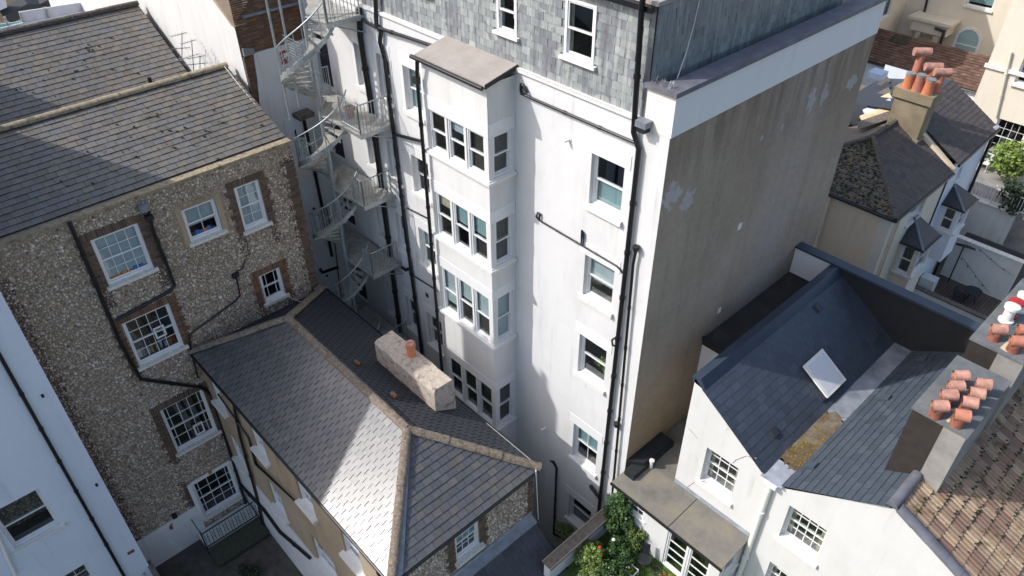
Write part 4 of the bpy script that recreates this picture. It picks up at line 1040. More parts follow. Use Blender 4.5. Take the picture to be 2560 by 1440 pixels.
q = PX(703, 128, NX+.1); q2 = PX(727, 150, NX+.1)
sg = thing('red_sign', 'small red plaque with pale shield crest on the white stair wall', 'sign', PX(715, 160, NX+.07))
y0, y1 = PX(703, 150, NX+.07)[1], PX(727, 140, NX+.07)[1]; z0, z1 = PX(710, 160, NX+.07)[2], PX(715, 125, NX+.07)[2]
sp = MB().box((NX+.062, y0, z0), (NX+.08, y1, z1)).build('plaque', MAT['red_paint'], sg)
yc, zc = (y0+y1)/2, (z0+z1)/2+.05
MB().prism([(NX+.081, yc-.07, zc+.09), (NX+.081, yc+.07, zc+.09), (NX+.081, yc+.07, zc-.01), (NX+.081, yc, zc-.09), (NX+.081, yc-.07, zc-.01)], (.004, 0, 0)).build('crest', MAT['plastic_white'], sg)
for k in range(3): MB().box((NX+.081, yc-.08, z0+.03+.03*k), (NX+.084, yc+.08, z0+.042+.03*k)).build('lettering_line', MAT['terracotta_light'], sg)
# ------------------------------------------------------------------ E: white house with blue-black butterfly roof
EY, EYB, EX0, EX1, EXV = 12.65, 19.8, -6.86, -1.66, -4.2
EZ, EV = 10.25, 8.78                  # ridge heights at the party walls, valley
E_ = thing('white_house', 'white rendered house with butterfly slate roof, lead valley and rooflight', 'house', (-4, 16, 2))
w1a, w1b = PY(1768, 1118, EY), PY(1838, 1215, EY); w2a, w2b = PY(1975, 1262, EY), PY(2043, 1365, EY); w3a = PY(1926, 1402, EY)
eo = [(w1a[0], w1a[0]+.98, 6.95, w1a[2]), (w2a[0], w2a[0]+1.02, 6.98, w2a[2]-.02), (w3a[0], w3a[0]+1.0, 4.6, 5.85)]
g0 = 2.0
wall(E_, 'front_wall', (EX0, EY, g0), UX, 12.0, EV-g0-.05, [(a-EX0, b-EX0, c-g0, d-g0) for a, b, c, d in eo], MAT['white_house'], -UY, .2,
     poly_top=None)
m = MB(); m.poly([(EX0, EY, EV-.05), (EXV-.36, EY, EV-.05), (EX0+.28, EY, EZ-.13), (EX0, EY, EZ+.12)]); m.poly([(EXV+.32, EY, EV-.05), (1.45, EY, EV-.05), (EX1+.06, EY, EZ-.02), (EX1-.1, EY, EZ-.10)])
m.build('front_gable', MAT['white_house'], E_)
MB().box((EX0, EY+.002, g0), (EX0+.02, EYB, EZ)).build('side_wall', MAT['white_house'], E_)
for i, (a, b, c, d) in enumerate(eo):
    window(E_, (a, EY, c), UX, -UY, b-a, d-c, cols=3 if i == 0 else 4, rows=(2, 2), reveal=.17, sill=.08, sill_h=.12, room='room_mid', blind=None, fw=.03, curtains=True, bar=.022)
# roof slopes
lu = V3(0, 0, .006)
def slope(name, pts, u, w, h, mat, **k):
    o = MB().poly([np.array(p)-lu for p in pts]).build(name, MAT[k.pop('under', 'slate_dark')], E_); tiles(o, [np.array(p)+lu for p in pts], u, w, h, mat, **k); return o
y0, y1 = EY-.06, EYB-.05
zl = EZ-.05
rl = slope('roof_slope', [(EXV-.28, y0, EV+.02), (EXV-.28, y1, EV+.02), (EX0+.28, y1, zl), (EX0+.28, y0, zl)], UY, .32, .215, 'slate_blue', t=.010, gap=.002, jit=.002, edge='edge_dark')
rr = slope('roof_slope', [(EXV+.22, y0, EV+.02), (EXV+.22, y1, EV+.02), (EX1-.05, y1, EZ), (EX1-.05, y0, EZ)], UY, .32, .20, 'slate_blue_r', t=.005, gap=.002, jit=.0006, edge='edge_mid', under='edge_pale')
# valley gutter, half lead and half rusty moss
ys = EY+3.0
MB().prism([(EXV-.30, ys, EV-.0), (EXV+.26, ys, EV-.0), (EXV+.26, y1, EV-.0), (EXV-.30, y1, EV-.0)], (0, 0, .03)).build('valley_lead', MAT['lead_valley'], E_)
MB().prism([(EXV-.30, EY+.55, EV-.005)]+[(EXV-.30+.56*k/8, EY+.62+RNG.uniform(-.12, .12), EV-.005) for k in range(1, 8)]+[(EXV+.26, EY+.7, EV-.005), (EXV+.26, ys-.1, EV-.005)]+[(EXV+.26-.56*k/8, ys+RNG.uniform(-.2, .25), EV-.005) for k in range(1, 8)]+[(EXV-.30, ys+.3, EV-.005)], (0, 0, .04)).build('valley_moss', MAT['valley_rust'], E_)
MB().prism([(EXV-.32, EY-.12, EV-.03), (EXV+.26, EY-.12, EV-.03), (EXV+.26, EY+.62, EV-.01), (EXV-.32, EY+.62, EV-.01)], (0, 0, .035)).build('valley_lead', MAT['lead_pale'], E_)
mv = MB(); R_ = random.Random(8)
for _ in range(160):
    P = V3(EXV+R_.uniform(-.28, .24), EY+.7+abs(R_.gauss(0, .9)), EV+.03); r = R_.uniform(.01, .035)
    mv.prism([P+V3(r, 0, 0), P+V3(-.4*r, .8*r, 0), P+V3(-.5*r, -.8*r, 0)], (0, 0, r*.7))
stuff(mv.build('valley_moss_tufts', MAT['moss_yellow'], E_))
# party wall copings: left ridge cap, rear parapet
for nm, pr in (('coping_left', [(EX0-.10, EY-.02, EZ+.12), (EX0+.16, EY-.02, EZ+.20), (EX0+.34, EY-.02, EZ-.06), (EX0+.30, EY-.02, EZ-.10), (EX0-.06, EY-.02, EZ-.02)]),):
    MB().prism([np.array(p)+V3(0, .02, 0) for p in pr], (0, EYB-EY+.1, 0)).build('ridge_coping', MAT['coping_blue'], E_)
PB = EZ+.16
m = MB(); m.prism([(EX0-.0, EYB-.16, EV-.8), (EX1-.2, EYB-.16, EV-.8), (EX1-.2, EYB-.16, PB), (EX0-.0, EYB-.16, PB)], (0, .22, 0)); m.build('rear_parapet', MAT['black_bitumen'], E_)
MB().box((XB+.02, EYB-.22, PB), (EX1-.1, EYB+.14, PB+.07)).build('rear_coping', MAT['coping_blue'], E_)
MB().box((XB+.01, EYB-.15, 9.3), (EX0-.001, EYB+.06, PB-.002)).build('parapet_stub', MAT['white_house'], E_)
fr_ = MB().box((XB+.015, 15.0, 9.2), (EX0-.001, EYB-.16, 9.45)).build('flat_roof', MAT['felt_dark'], E_)
MB().box((XB+.015, 15.02, g0), (EX0-.001, 15.04, 9.2)).build('alley_wall', MAT['white_house'], E_)
MB().box((XB+.012, 14.93, 9.42), (EX0-.002, 15.02, 9.52)).build('roof_edge', MAT['black_dull'], fr_)
# rooflight
sk = [PP(x, y, (EXV-.28, 0, EV+.1), np.cross((EX0+.28-EXV+.28, 0, zl-EV), UY)) for x, y in ((2048, 877), (2112, 952), (2067, 993), (2004, 916))]
c = sum(sk)/4; su = nrm((EX0+.28-EXV+.28, 0, zl-EV-.02)); sn = nrm(np.cross(UY, su)); sn = sn if sn[2] > 0 else -sn
sL, sW = 1.02, .96
o = c-su*sL/2-UY*sW/2; MB().obox(o+sn*.0, su*sL, UY*sW, sn*.05).build('rooflight_kerb', MAT['white_trim'], rl); MB().obox(o-su*.02-UY*.02+sn*.051, su*(sL+.04), UY*(sW+.04), sn*.03).build('rooflight_frame', MAT['plastic_white'], rl)
MB().obox(o+su*.07+UY*.06+sn*.078, su*(sL-.14), UY*(sW-.12), sn*.008).build('rooflight_pane', MAT['plastic_grey'], rl)
nl = np.cross((EX0+.28-EXV+.28, 0, zl-EV-.02), UY); nr_ = np.cross((EX1-.05-EXV-.22, 0, EZ-EV-.02), UY)
for k, (x, y) in enumerate(((1933, 1080), (2052, 992), (2045, 770), (2190, 832))):
    q = PP(x, y, (EXV-.28, 0, EV+.03), nl); MB().obox(q-su*.11-UY*.12, su*.24, UY*.22, sn*.07).build('vent_tile', MAT['slate_dark'], rl)
su2 = nrm((EX1-.05-EXV-.22, 0, EZ-EV-.02)); sn2 = nrm(np.cross(su2, UY)); sn2 = sn2 if sn2[2] > 0 else -sn2
for x, y in ((2030, 1165), (2215, 995), (2305, 898)):
    q = PP(x, y, (EXV+.22, 0, EV+.03), nr_); MB().obox(q-su2*.11-UY*.12, su2*.24, UY*.22, sn2*.06).build('vent_tile', MAT['slate_blue_r'], rr)
# hopper and white downpipe
q = V3(EXV-.02, EY-.10, EV-.16); MB().prism([q+V3(-.17, -.08, 0), q+V3(.17, -.08, 0), q+V3(.17, .09, 0), q+V3(-.17, .09, 0)], (0, 0, .12)).build('hopper', MAT['white_trim'], E_)
pipe(E_, [q+V3(0, 0, .02), q+V3(-.02, .0, -2.2), q+V3(-.06, 0, -5)], .075, 'plastic_white')
# cracks in the render
for pts in ([(1892, 1146), (1865, 1140), (1840, 1150), (1832, 1158)], [(1762, 1202), (1735, 1206), (1718, 1218)], [(1720, 1070), (1735, 1085), (1744, 1096)]):
    MB().tube([PY(x, y, EY-.002) for x, y in pts], .010, 4).build('render_crack', MAT['mortar'], E_)
# chimney stacks on the party wall, left half black paint, right half grey render
def stack(x0, x1, y0, y1, zb, zt, mid):
    s_ = MB().box((x0, y0, zb), (mid, y1, zt)).build('chimney_stack', MAT['bitumen_paint'], E_)
    MB().box((mid+.0005, y0+.004, zb), (x1, y1-.004, zt-.002)).build('stack_render', MAT['concrete'], s_)
    m = MB(); m.prism([(x0-.03, y0-.03, zt), (x1+.03, y0-.03, zt), (x1+.03, y1+.03, zt), (x0-.03, y1+.03, zt)], (0, 0, .06)); m.build('flaunching', MAT['flaunch'], s_)
    MB().prism([(mid-.02, y0+.1, zt+.061), (mid+.2, y0+.06, zt+.061), (mid+.22, y0+.5, zt+.061), (mid+.02, y0+.6, zt+.061)], (0, 0, .012)).build('mortar_bed', MAT['flaunch_beige'], s_)
    return s_
s1 = stack(-2.32, -1.2, 13.85, 16.15, 9.2, 11.92, -1.66)
s2 = stack(-2.30, -1.15, 16.54, 19.78, 9.2, 12.27, -1.70)
def horn_pot(parent, c, ang, mat, base='terracotta_dark', r=.135, h=.22, L=.31):
    c = np.array(c, float); m = MB().lathe(c, [(r*1.06, 0), (r, .04), (r*.95, h)], 16); o = m.build('chimney_pot', MAT[base], parent, True, 40)
    d = V3(math.cos(ang), math.sin(ang), .10); d = nrm(d); a = c+V3(0, 0, h+r*.55)-d*L*.42; b_ = a+d*L*.95
    mm = MB(); seg = 14; s_ = nrm(np.cross(d, UZ)); u_ = np.cross(s_, d)
    for p, rr_ in ((a, r*.93), (b_, r*1.0), (b_-d*.002, r*.80), (a+d*.03, r*.75)):
        for q_ in range(seg):
            t = 2*math.pi*q_/seg; mm.v.append(tuple(p+s_*rr_*math.cos(t)+u_*rr_*math.sin(t)))
    for i in range(3):
        for q_ in range(seg): j = (q_+1) % seg; mm.f.append((i*seg+q_, i*seg+j, (i+1)*seg+j, (i+1)*seg+q_))
    mm.f.append(tuple(3*seg+q_ for q_ in range(seg)))
    mm.build('pot_hood', MAT[mat], parent, True, 40)
zt = 11.98
for k, (x, y) in enumerate(((2350, 1012), (2373, 985), (2390, 963), (2402, 937))):
    q = PZ(x, y, zt+.33); horn_pot(s1, (q[0], q[1], zt), math.radians(40), 'terracotta_light')
for k, (x, y) in enumerate(((2405, 1035), (2424, 1003), (2442, 980), (2458, 957))):
    q = PZ(x, y, zt+.33); horn_pot(s1, (q[0], q[1], zt), math.radians(25), 'terracotta_light' if k else 'terracotta')
zt2 = 12.33
for x, y in ((2497, 820), (2545, 850), (2563, 822)):
    q = PZ(x, y, zt2+.33); horn_pot(s2, (q[0], q[1], zt2), math.radians(35), 'terracotta' if x > 2500 else 'terracotta_light')
for x, y, hm in ((2520, 790, 'plastic_white'), (2552, 762, 'plastic_white'), (2530, 778, 'red_paint')):
    q = PZ(x, y, zt2+.15)
    MB().lathe((q[0], q[1], zt2), [(.17, 0), (.17, .05), (.12, .08), (.12, .34), (.17, .38), (.17, .46), (.05, .5)], 12).build('chimney_pot', MAT[hm], s2, True, 40)

# ------------------------------------------------------------------ F: tiled house on the right
Fh = thing('tiled_roof_house', 'house with mossy brown interlocking tile roof at the lower right', 'house', (3, 16, 2))
fz = lambda x: EZ+.02-(x-EX1)*.47
fx1 = 2.6
fp = [(EX1+.05, EY-.02, fz(EX1+.05)), (fx1, EY-.02, fz(fx1)), (fx1, 24.0, fz(fx1)), (EX1+.05, 24.0, fz(EX1+.05))]
fr = MB().poly([np.array(p)-lu for p in fp]).build('roof', MAT['tile_brown'], Fh)
# rolled tiles: each course a run of ribbed pieces
fu = nrm(np.array(fp[1])-np.array(fp[0])); fn = nrm(np.cross(fu, UY)); fn = fn if fn[2] > 0 else -fn
def rolled(w, h):
    m = MB(); prof = []
    for k in range(9): prof.append((-w/2+w*k/8, .026*(1 if k % 4 in (1, 2) else .1)))
    b = 0
    for (x, z) in prof: m.v.append((x, 0, z+.03))
    for (x, z) in prof: m.v.append((x, h, z+.004))
    for k in range(8): m.f.append((k, k+1, 9+k+1, 9+k))
    for k in range(9): m.v.append((prof[k][0], 0, -.01))
    for k in range(8): m.f.append((18+k, 19+k, k+1, k))
    return m
tw, th_ = .24, .33
me = rolled(tw-.006, th_*1.12).mesh('roof_tile', MAT['tile_brown'])
cand = []; L_ = np.linalg.norm(np.array(fp[1])-np.array(fp[0]))
for i in range(int(L_/th_)+1):
    for j in range(int((24-EY)/tw)):
        P = np.array(fp[0])+fu*(L_-(i+1)*th_ + th_)+UY*(tw*(j+.5)); 
        if P @ fu < np.array(fp[0]) @ fu+th_*.6: continue
        x, y, z = proj(P); cand.append((1/z if -20 < x < 2580 and -20 < y < 1460 else -1, P))
cand.sort(key=lambda s: -s[0]); rest = MB(); k = 0
Rf = axes(UY*-1 if np.cross(-UY, -fu) @ fn > 0 else UY, -fu, fn)
for s_, P in cand:
    if s_ > 0 and k < 300: k += 1; place('roof_tile', me, fr, P+fn*RNG.uniform(0, .006), Rf)
    elif s_ > 0:
        b = len(rest.v); mm = rolled(tw-.006, th_*1.12); ra = np.array(Rf)
        rest.v += [tuple(P+ra @ np.array(v_)) for v_ in mm.v]; rest.f += [tuple(b+i_ for i_ in f_) for f_ in mm.f]
if rest.v: stuff(rest.build('roof_tiles_beyond', MAT['tile_brown'], fr))
ridge_caps(fr, (EX1-.02, EY-.06, EZ+.04), (EX1-.02, 13.83, EZ+.04), .12, .40, 'coping_purple', h=.10)
ridge_caps(fr, (EX1-.02, 19.8, EZ+.04), (EX1-.02, 24, EZ+.04), .15, .40, 'coping_purple', h=.15)
ridge_caps(fr, (fx1, EY+.04, fz(fx1)+.05), (EX1+.10, EY+.04, fz(EX1+.1)+.05), .14, .42, 'coping_purple', name='verge_tile', h=.10)
MB().tube([(fx1+.06, EY, fz(fx1)-.05), (fx1+.06, 24, fz(fx1)-.05)], .06, 8).build('gutter', MAT['black_pipe'], Fh)
MB().box((fx1-.3, EY+.3, 2), (fx1-.05, 24, fz(fx1)-.1)).build('wall', MAT['white_house'], Fh)
m = MB().poly([(EX1+.2, 24, 2), (fx1-.1, 24, 2), (fx1-.1, 24, fz(fx1)), (EX1+.2, 24, EZ)]); m.build('rear_wall', MAT['white_house'], Fh)
# moss on the tiles
mt = MB(); R_ = random.Random(9)
for _ in range(1500):
    cxk = R_.choice(((.3, 16.5), (.9, 15.2), (.35, 19.0), (.75, 17.5), (.15, 14.5))); k_ = cxk[0]+R_.gauss(0, .16); yy = cxk[1]+R_.gauss(0, .9)
    if not (0.02 < k_ < .98 and EY < yy < 23): continue
    i_ = round(k_*L_/th_); P = np.array(fp[0])+fu*(i_*th_+L_ % th_+R_.uniform(-.06, .02))+UY*(yy-EY)+fn*.03; r = R_.uniform(.012, .04)
    mt.prism([P+V3(r, 0, 0), P+V3(-.4*r, .8*r, 0), P+V3(-.5*r, -.8*r, 0)], fn*r)
stuff(mt.build('moss', MAT['leaf_dark'], fr))

# ------------------------------------------------------------------ G: flat-roofed extension and garden
GY, GZ, LZ = 11.42, 6.1, 4.25
G = thing('flat_roof_extension', 'white single-storey extension with weathered grey felt roof and french doors', 'extension', (-6, 12, LZ))
gx0, gx1 = -8.05, -4.38
fdx0 = PY(1672, 1320, GY)[0]; fdz0 = LZ+.04
gwin = (PY(1579, 1246, GY)[0], PY(1612, 1270, GY)[0], 5.42, 5.93)
go = [(gwin[0]-gx0, gwin[1]-gx0, gwin[2]-LZ, gwin[3]-LZ), (fdx0-gx0, fdx0+1.42-gx0, .04, 1.62)]
wall(G, 'front_wall', (gx0, GY, LZ), UX, gx1-gx0, GZ-LZ, go, MAT['white_house'], -UY, .1)
wall(G, 'side_wall', (gx1, GY, LZ), UY, EY-GY, GZ-LZ, [(.25, .95, .9, 1.6)], MAT['white_house'], UX, .1)
window(G, (gx1, GY+.25, LZ+.9), UY, UX, .7, .7, style='casement', rows=(1,), sill=.05, reveal=.04, room_d=.4, simple_room=True)
window(G, (gwin[0], GY, gwin[2]), UX, -UY, gwin[1]-gwin[0], gwin[3]-gwin[2], style='casement', cols=2, rows=(2,), reveal=.03, sill=.04, sill_h=.04, fw=.03)
window(G, (fdx0, GY, fdz0), UX, -UY, .70, 1.58, style='casement', cols=1, rows=(4,), reveal=.03, sill=0, fw=.05, bar=.04)['label'] = 'left leaf of the glazed french doors'
window(G, (fdx0+.72, GY, fdz0), UX, -UY, .70, 1.58, style='casement', cols=1, rows=(4,), reveal=.03, sill=0, fw=.05, bar=.04)['label'] = 'right leaf of the glazed french doors'
m = MB(); m.prism([(gx0-.05, GY-.10, GZ), (gx1+.06, GY-.10, GZ), (gx1+.06, EY-.002, GZ+.04), (XB+.01, EY-.002, GZ+.04), (XB+.01, 13.9, GZ+.06), (XB+.01, YF-.01, GZ+.02), (gx0-.05, YF-.02, GZ+.02)][:4]+[(gx0-.05, EY-.002, GZ+.04)], (0, 0, .05)); gr = m.build('roof', MAT['felt_grey'], G)
MB().box((XB+.012, EY-.001, GZ-.4), (EX0-.01, 14.9, GZ+.06)).build('alley_roof', MAT['felt_grey'], G)
MB().box((gx0-.06, GY-.13, GZ-.05), (gx1+.09, GY-.101, GZ+.06)).build('fascia', MAT['black_dull'], G)
MB().prism([(EX0, EY-.012, GZ+.08), (gx1+.05, EY-.012, GZ+.08), (gx1+.05, EY-.012, GZ+.24), (EX0, EY-.012, GZ+.24)], (0, .01, 0)).build('lead_flashing', MAT['lead_pale'], G)
ub = MB().obox((gx0+.02, GY+.38, GZ+.07), (.34, 0, 0), (0, 1.9, 0), (0, 0, .2)).build('upstand', MAT['black_bitumen'], G)
MB().prism([(XB+.02, YF+.02, GZ+.06), (XB+.42, YF+.3, GZ+.06), (XB+.42, 13.6, GZ+.06), (XB+.02, 13.6, GZ+.06)], (0, 0, .34)).build('upstand', MAT['black_bitumen'], G)
q = PZ(1629, 1157, GZ+.3); MB().lathe((q[0], q[1], GZ+.05), [(.05, 0), (.05, .3), (.075, .31), (.075, .37), (.02, .38)], 12).build('vent_cowl', MAT['plastic_white'], G, True, 40)
MB().tube([PZ(1655, 1390, GZ+.1), PZ(1715, 1263, GZ+.1)][:0]+[(-6.05, GY-.09, GZ+.058), (-6.05, EY-.02, GZ+.095)], .008, 4).build('felt_seam', MAT['black_dull'], gr)
MB().obox(PY(1648, 1300, GY)+V3(-.13, -.006, -.04), (.26, 0, 0), (0, .01, 0), (0, 0, .09)).build('house_sign', MAT['wood_pale'], G)
# the garden
lawn = MB().box((-8.0, 4.5, 3.9), (6, EY, LZ)).build('lawn', MAT['grass']); struct(lawn)
gwl = thing('garden_wall', 'white garden wall with timber capping beside the ivy', 'wall', (-7.95, 10, LZ))
MB().box((-8.08, 8.6, -1.05), (-7.86, GY+.5, 4.95)).build('wall', MAT['white_wall'], gwl)
cpw = MB().box((-8.16, 8.6, 4.951), (-7.80, GY-.05, 4.99)).build('capping', MAT['wood_grey'], gwl)
for x0 in (-8.17, -7.84): MB().box((x0, 8.6, 4.991), (x0+.03, GY-.05, 5.02)).build('batten', MAT['mortar'], cpw)
iv = thing('ivy', 'dark green ivy climbing over garden wall by the extension', 'ivy', (-7.6, 11.1, LZ))
foliage('ivy_leaves', 'leaf_ivy', (-7.58, 11.15, 5.25), (.42, .42, 1.0), 3800, .085, iv, 26, 11, zmin=4.2)
foliage('ivy_leaves', 'leaf_ivy', (-7.2, 11.25, 4.75), (.45, .3, .55), 1700, .085, iv, 14, 12, zmin=4.2)
m = MB(); R_ = random.Random(3)
for k in range(5): m.tube([(-7.7+.08*k, 11.2, LZ), (-7.68+.05*k, 11.2, 4.9), (-7.6-.05*k, 11.15, 5.7)], .02, 5)
m.build('stem', MAT['wood_grey'], iv)
shr = [((-7.45, 9.9, 4.65), (.55, .6, .5), 2600, 'leaf_shrub', 'spreading olive-green shrub beside the white garden wall'), ((-7.0, 10.6, 4.6), (.55, .5, .5), 2400, 'leaf_ivy', 'dense dark shrub between ivy and lawn'),
       ((-7.0, 9.5, 4.65), (.5, .6, .5), 2200, 'leaf_shrub', 'leafy shrub at the bottom edge beside dark lean-to roof'), ((-6.45, 10.0, 4.5), (.45, .45, .4), 1500, 'leaf_ivy', 'low shrub at edge of the lawn'),
       ((-5.45, 10.75, 4.75), (.30, .30, .32), 700, 'leaf_russet', 'russet and yellow shrub in front of french doors')]
shr += [(tuple(PZ(1478, 1392, 4.8)), (.4, .4, .35), 1300, 'leaf_bright', 'yellow-green shrub against the foot of white garden wall'), (tuple(PZ(1530, 1432, 4.75)), (.45, .4, .38), 1500, 'leaf_ivy', 'dark bush at the bottom edge left of white plant frame'),
        (tuple(PZ(1590, 1340, 4.75)), (.4, .35, .45), 1500, 'leaf_shrub', 'trailing grey-green shrub below the ivy by the extension wall'), (tuple(PZ(1410, 1322, 1.2)), (.35, .3, .3), 500, 'leaf_bright', 'weedy plants in the gap behind the lean-to roof'),
        (tuple(PZ(620, 1432, -.8)), (.5, .6, .35), 900, 'leaf_dark', 'dark shrub in the shaded yard below the iron balcony'), (tuple(PZ(350, 1432, .1)), (.3, .4, .25), 500, 'leaf_shrub', 'mossy plants on the low yard wall')]
for k, (c, r, n_, mt_, lb) in enumerate(shr):
    zb = LZ if c[2] > 3 else (.9 if c[2] > 1 else -1.05); t = thing('shrub', lb, 'shrub', (c[0], c[1], zb), 'garden shrubs'); foliage('leaves', mt_, c, r, n_, .07, t, 16, 20+k, zmin=zb); MB().tube([(c[0], c[1], zb-.05), (c[0]+.03, c[1], c[2])], .025, 6).build('stem', MAT['wood_grey'], t)
    if k == 0:
        for x, y, mm in ((1500, 1370, 'red_paint'), (1534, 1351, 'plastic_white')):
            q = PZ(x, y, 5.05); MB().lathe(q, [(.01, 0), (.05, .02), (.055, .05), (.03, .08)], 8).build('blossom', MAT[mm], t, True)
ch = thing('garden_chair', 'dark metal garden chair on lawn near the french doors', 'chair', PZ(1610, 1420, LZ))
q = PZ(1608, 1415, LZ); z = LZ
MB().lathe(q+V3(0, 0, .34), [(.2, 0), (.21, .02), (.2, .035)], 14).build('seat', MAT['iron_black'], ch, True, 40)
m = MB(); m.prism([q+V3(-.19, .12, .36), q+V3(.0, .2, .36), q+V3(-.02, .24, .8), q+V3(-.2, .17, .8)], (.015, -.02, 0)); m.build('backrest', MAT['iron_black'], ch)
for dx, dy in ((.14, .14), (-.14, .14), (.14, -.14), (-.14, -.14)): MB().cyl(q+V3(dx*1.15, dy*1.15, 0), q+V3(dx, dy, .34), .014, seg=6).build('leg', MAT['iron_black'], ch)
q = PZ(1640, 1435, LZ); hs = MB().tube([q+V3(.16*math.cos(t*.5), .13*math.sin(t*.5), .02+.01*t) for t in range(26)], .016, 6).build('garden_hose', MAT['black_dull'], None, True); tag(hs, 'coiled dark hose on the lawn by french doors', 'hose')
q = PZ(1573, 1392, LZ); b_ = MB().lathe(q, [(.01, 0), (.05, .02), (.07, .07), (.05, .12), (.01, .14)], 12).build('ball', MAT['blue_stuff'], None, True); tag(b_, 'small blue ball on the lawn', 'ball')
q = PZ(1560, 1425, LZ+.25); pf = MB()
for a, b2 in (((0, 0), (.3, .02)), ((.3, .02), (.28, .3)), ((.28, .3), (-.02, .28)), ((-.02, .28), (0, 0))): pf.tube([q+V3(*a, 0), q+V3(*b2, 0)], .018, 6)
for a in ((0, 0), (.3, .02), (.28, .3), (-.02, .28)): pf.tube([q+V3(*a, 0), q+V3(*a, -.25)], .015, 6)
pf = pf.build('plant_frame', MAT['plastic_white']); tag(pf, 'white square plant frame among the shrubs', 'frame')
q = fy(1441, 0, 0) if False else PY(1616, 1362, GY); m = MB().box(q+V3(-.04, -.09, -.12), q+V3(.04, -.002, .1)); lmp = m.build('wall_lantern', MAT['black_dull'], G)
# ------------------------------------------------------------------ H: cream house with mossy hipped roof, H2: pale blue neighbour
HY, HX, HE = 24.5, -7.14, 9.85
H = thing('cream_house', 'cream rendered house with orange-lichened hipped roof and square bay', 'house', (-9, 27, 2))
hp_ = V3(-9.45, 26.81, 11.25)
MB().poly([(-14, HY, 1), (HX, HY, 1), (HX, HY, HE), (-14, HY, HE)]).build('front_wall', MAT['cream_wall'], H)
hs_ = [(24.75, 25.5, 8.6, 9.7), (26.6, 27.4, 8.75, 9.75)]
wall(H, 'side_wall', (HX, HY, 1), UY, 4.6, HE-1, [(1.75, 3.0, 7.72, 8.72)], MAT['cream_pale'], UX)
window(H, (HX, HY+1.75, 8.72), UY, UX, 1.25, 1.0, cols=2, rows=(1, 1), sill=.08, room_d=.5)
MB().box((HX-.35, HY-.03, 1), (HX+.02, HY-.001, HE-.05)).build('corner_pilaster', MAT['cream_pale'], H)
pipe(H, [(-9.42, HY-.1, HE-.1), (-9.42, HY-.1, 2)], .07, 'cream_wall'); pipe(H, [(HX+.09, HY+.5, HE-.1), (HX+.09, HY+.5, 3)], .05, 'cream_wall')
e = .14; hz = HE
hc, hl, hr = V3(HX+e, HY-e, hz), V3(-11.9, HY-e, hz), V3(HX+e, 29.1, hz)
hk = V3(hp_[0], 29.1, hp_[2])
o = MB().poly([hl, hc, hp_]).build('roof', MAT['slate_moss'], H); tiles(o, [hl+lu, hc+lu, hp_+lu], UX, .24, .19, 'slate_moss', t=.02, jit=.012)
o2 = MB().poly([hc, hr, hk, hp_]).build('roof_slope', MAT['slate_brown'], H); tiles(o2, [hc+lu, hr+lu, hk+lu, hp_+lu], UY, .24, .19, 'slate_brown', t=.014, jit=.006)
MB().poly([hl, hp_, hk, V3(-11.9, 29.1, hz)]).build('roof_back', MAT['wood_grey'], H)
ridge_caps(o, hc+lu*4, hp_+lu*4, .10, .45, 'ridge_dark', h=.06); ridge_caps(o, hl+lu*4, hp_+lu*4, .10, .45, 'ridge_dark', h=.06); ridge_caps(o, hp_+lu*4, hk+lu*4, .10, .45, 'ridge_dark', h=.06)
MB().tube([hl+V3(0, -.04, -.04), hc+V3(.03, -.04, -.04)], .06, 8).build('gutter', MAT['black_pipe'], H); MB().tube([hc+V3(.03, -.04, -.04), hr+V3(.03, 0, -.04)], .06, 8).build('gutter', MAT['black_pipe'], H)
# moss clods
mt = MB(); R_ = random.Random(4)
for _ in range(900):
    a_, b_ = R_.uniform(0, 1), R_.uniform(0, 1)**1.3; P = V3(-11.6+2.2*b_+a_*(4.4-b_*4.4), HY-e+b_*2.4, hz+b_*(hp_[2]-hz)*.97+.03); r = R_.uniform(.015, .05)
    mt.prism([P+V3(r, 0, 0), P+V3(-.4*r, .8*r, 0), P+V3(-.5*r, -.8*r, 0)], (0, 0, r*.8))
stuff(mt.build('moss', MAT['leaf_dark'], o))
def bay(bld, y0, y1, zsill, zeave, zap, base, wallmat):
    x0, x1 = HX+.001, -6.4
    fo = [(.12, x1-x0-.1, zsill-base, zeave-.1-base)]; so = [(.1, y1-y0-.1, zsill-base, zeave-.1-base)]
    wall(bld, 'bay_wall', (x0, y0, base), UX, x1-x0, zeave-base, fo, MAT[wallmat], -UY, .08); wall(bld, 'bay_wall', (x1, y0, base), UY, y1-y0, zeave-base, so, MAT[wallmat], UX, .08)
    wall(bld, 'bay_wall', (x0, y1, base), UX, x1-x0, zeave-base, [], MAT[wallmat], UY)
    window(bld, (x0+.12, y0, zsill), UX, -UY, x1-x0-.22, zeave-.1-zsill, sill=.07, reveal=.02, room_d=.25, simple_room=True); window(bld, (x1, y0+.1, zsill), UY, UX, y1-y0-.2, zeave-.1-zsill, cols=2, sill=.07, reveal=.02, room_d=.25, simple_room=True)
    q = .12; a, b, c, d = V3(x0, y0-q, zeave), V3(x1+q, y0-q, zeave), V3(x1+q, y1+q, zeave), V3(x0, y1+q, zeave); t0, t1 = V3(x0, y0+.5, zap), V3(x0, y1-.45, zap)
    MB().poly([a, b, t0]).poly([b, c, t1, t0]).poly([c, d, t1]).poly([a, d, c, b]).build('bay_roof', MAT['slate_dark'], bld)
    MB().tube([b+V3(.01, -.01, .02), t0+V3(0, 0, .03)], .05, 6).build('hip_roll', MAT['lead'], bld); MB().tube([a+V3(0, -.02, -.01), b+V3(.02, -.02, -.01), c+V3(.02, 0, -.01)], .035, 6).build('gutter', MAT['black_pipe'], bld)
bay(H, 26.4, 27.7, 6.65, 7.97, 8.75, 1, 'cream_pale')
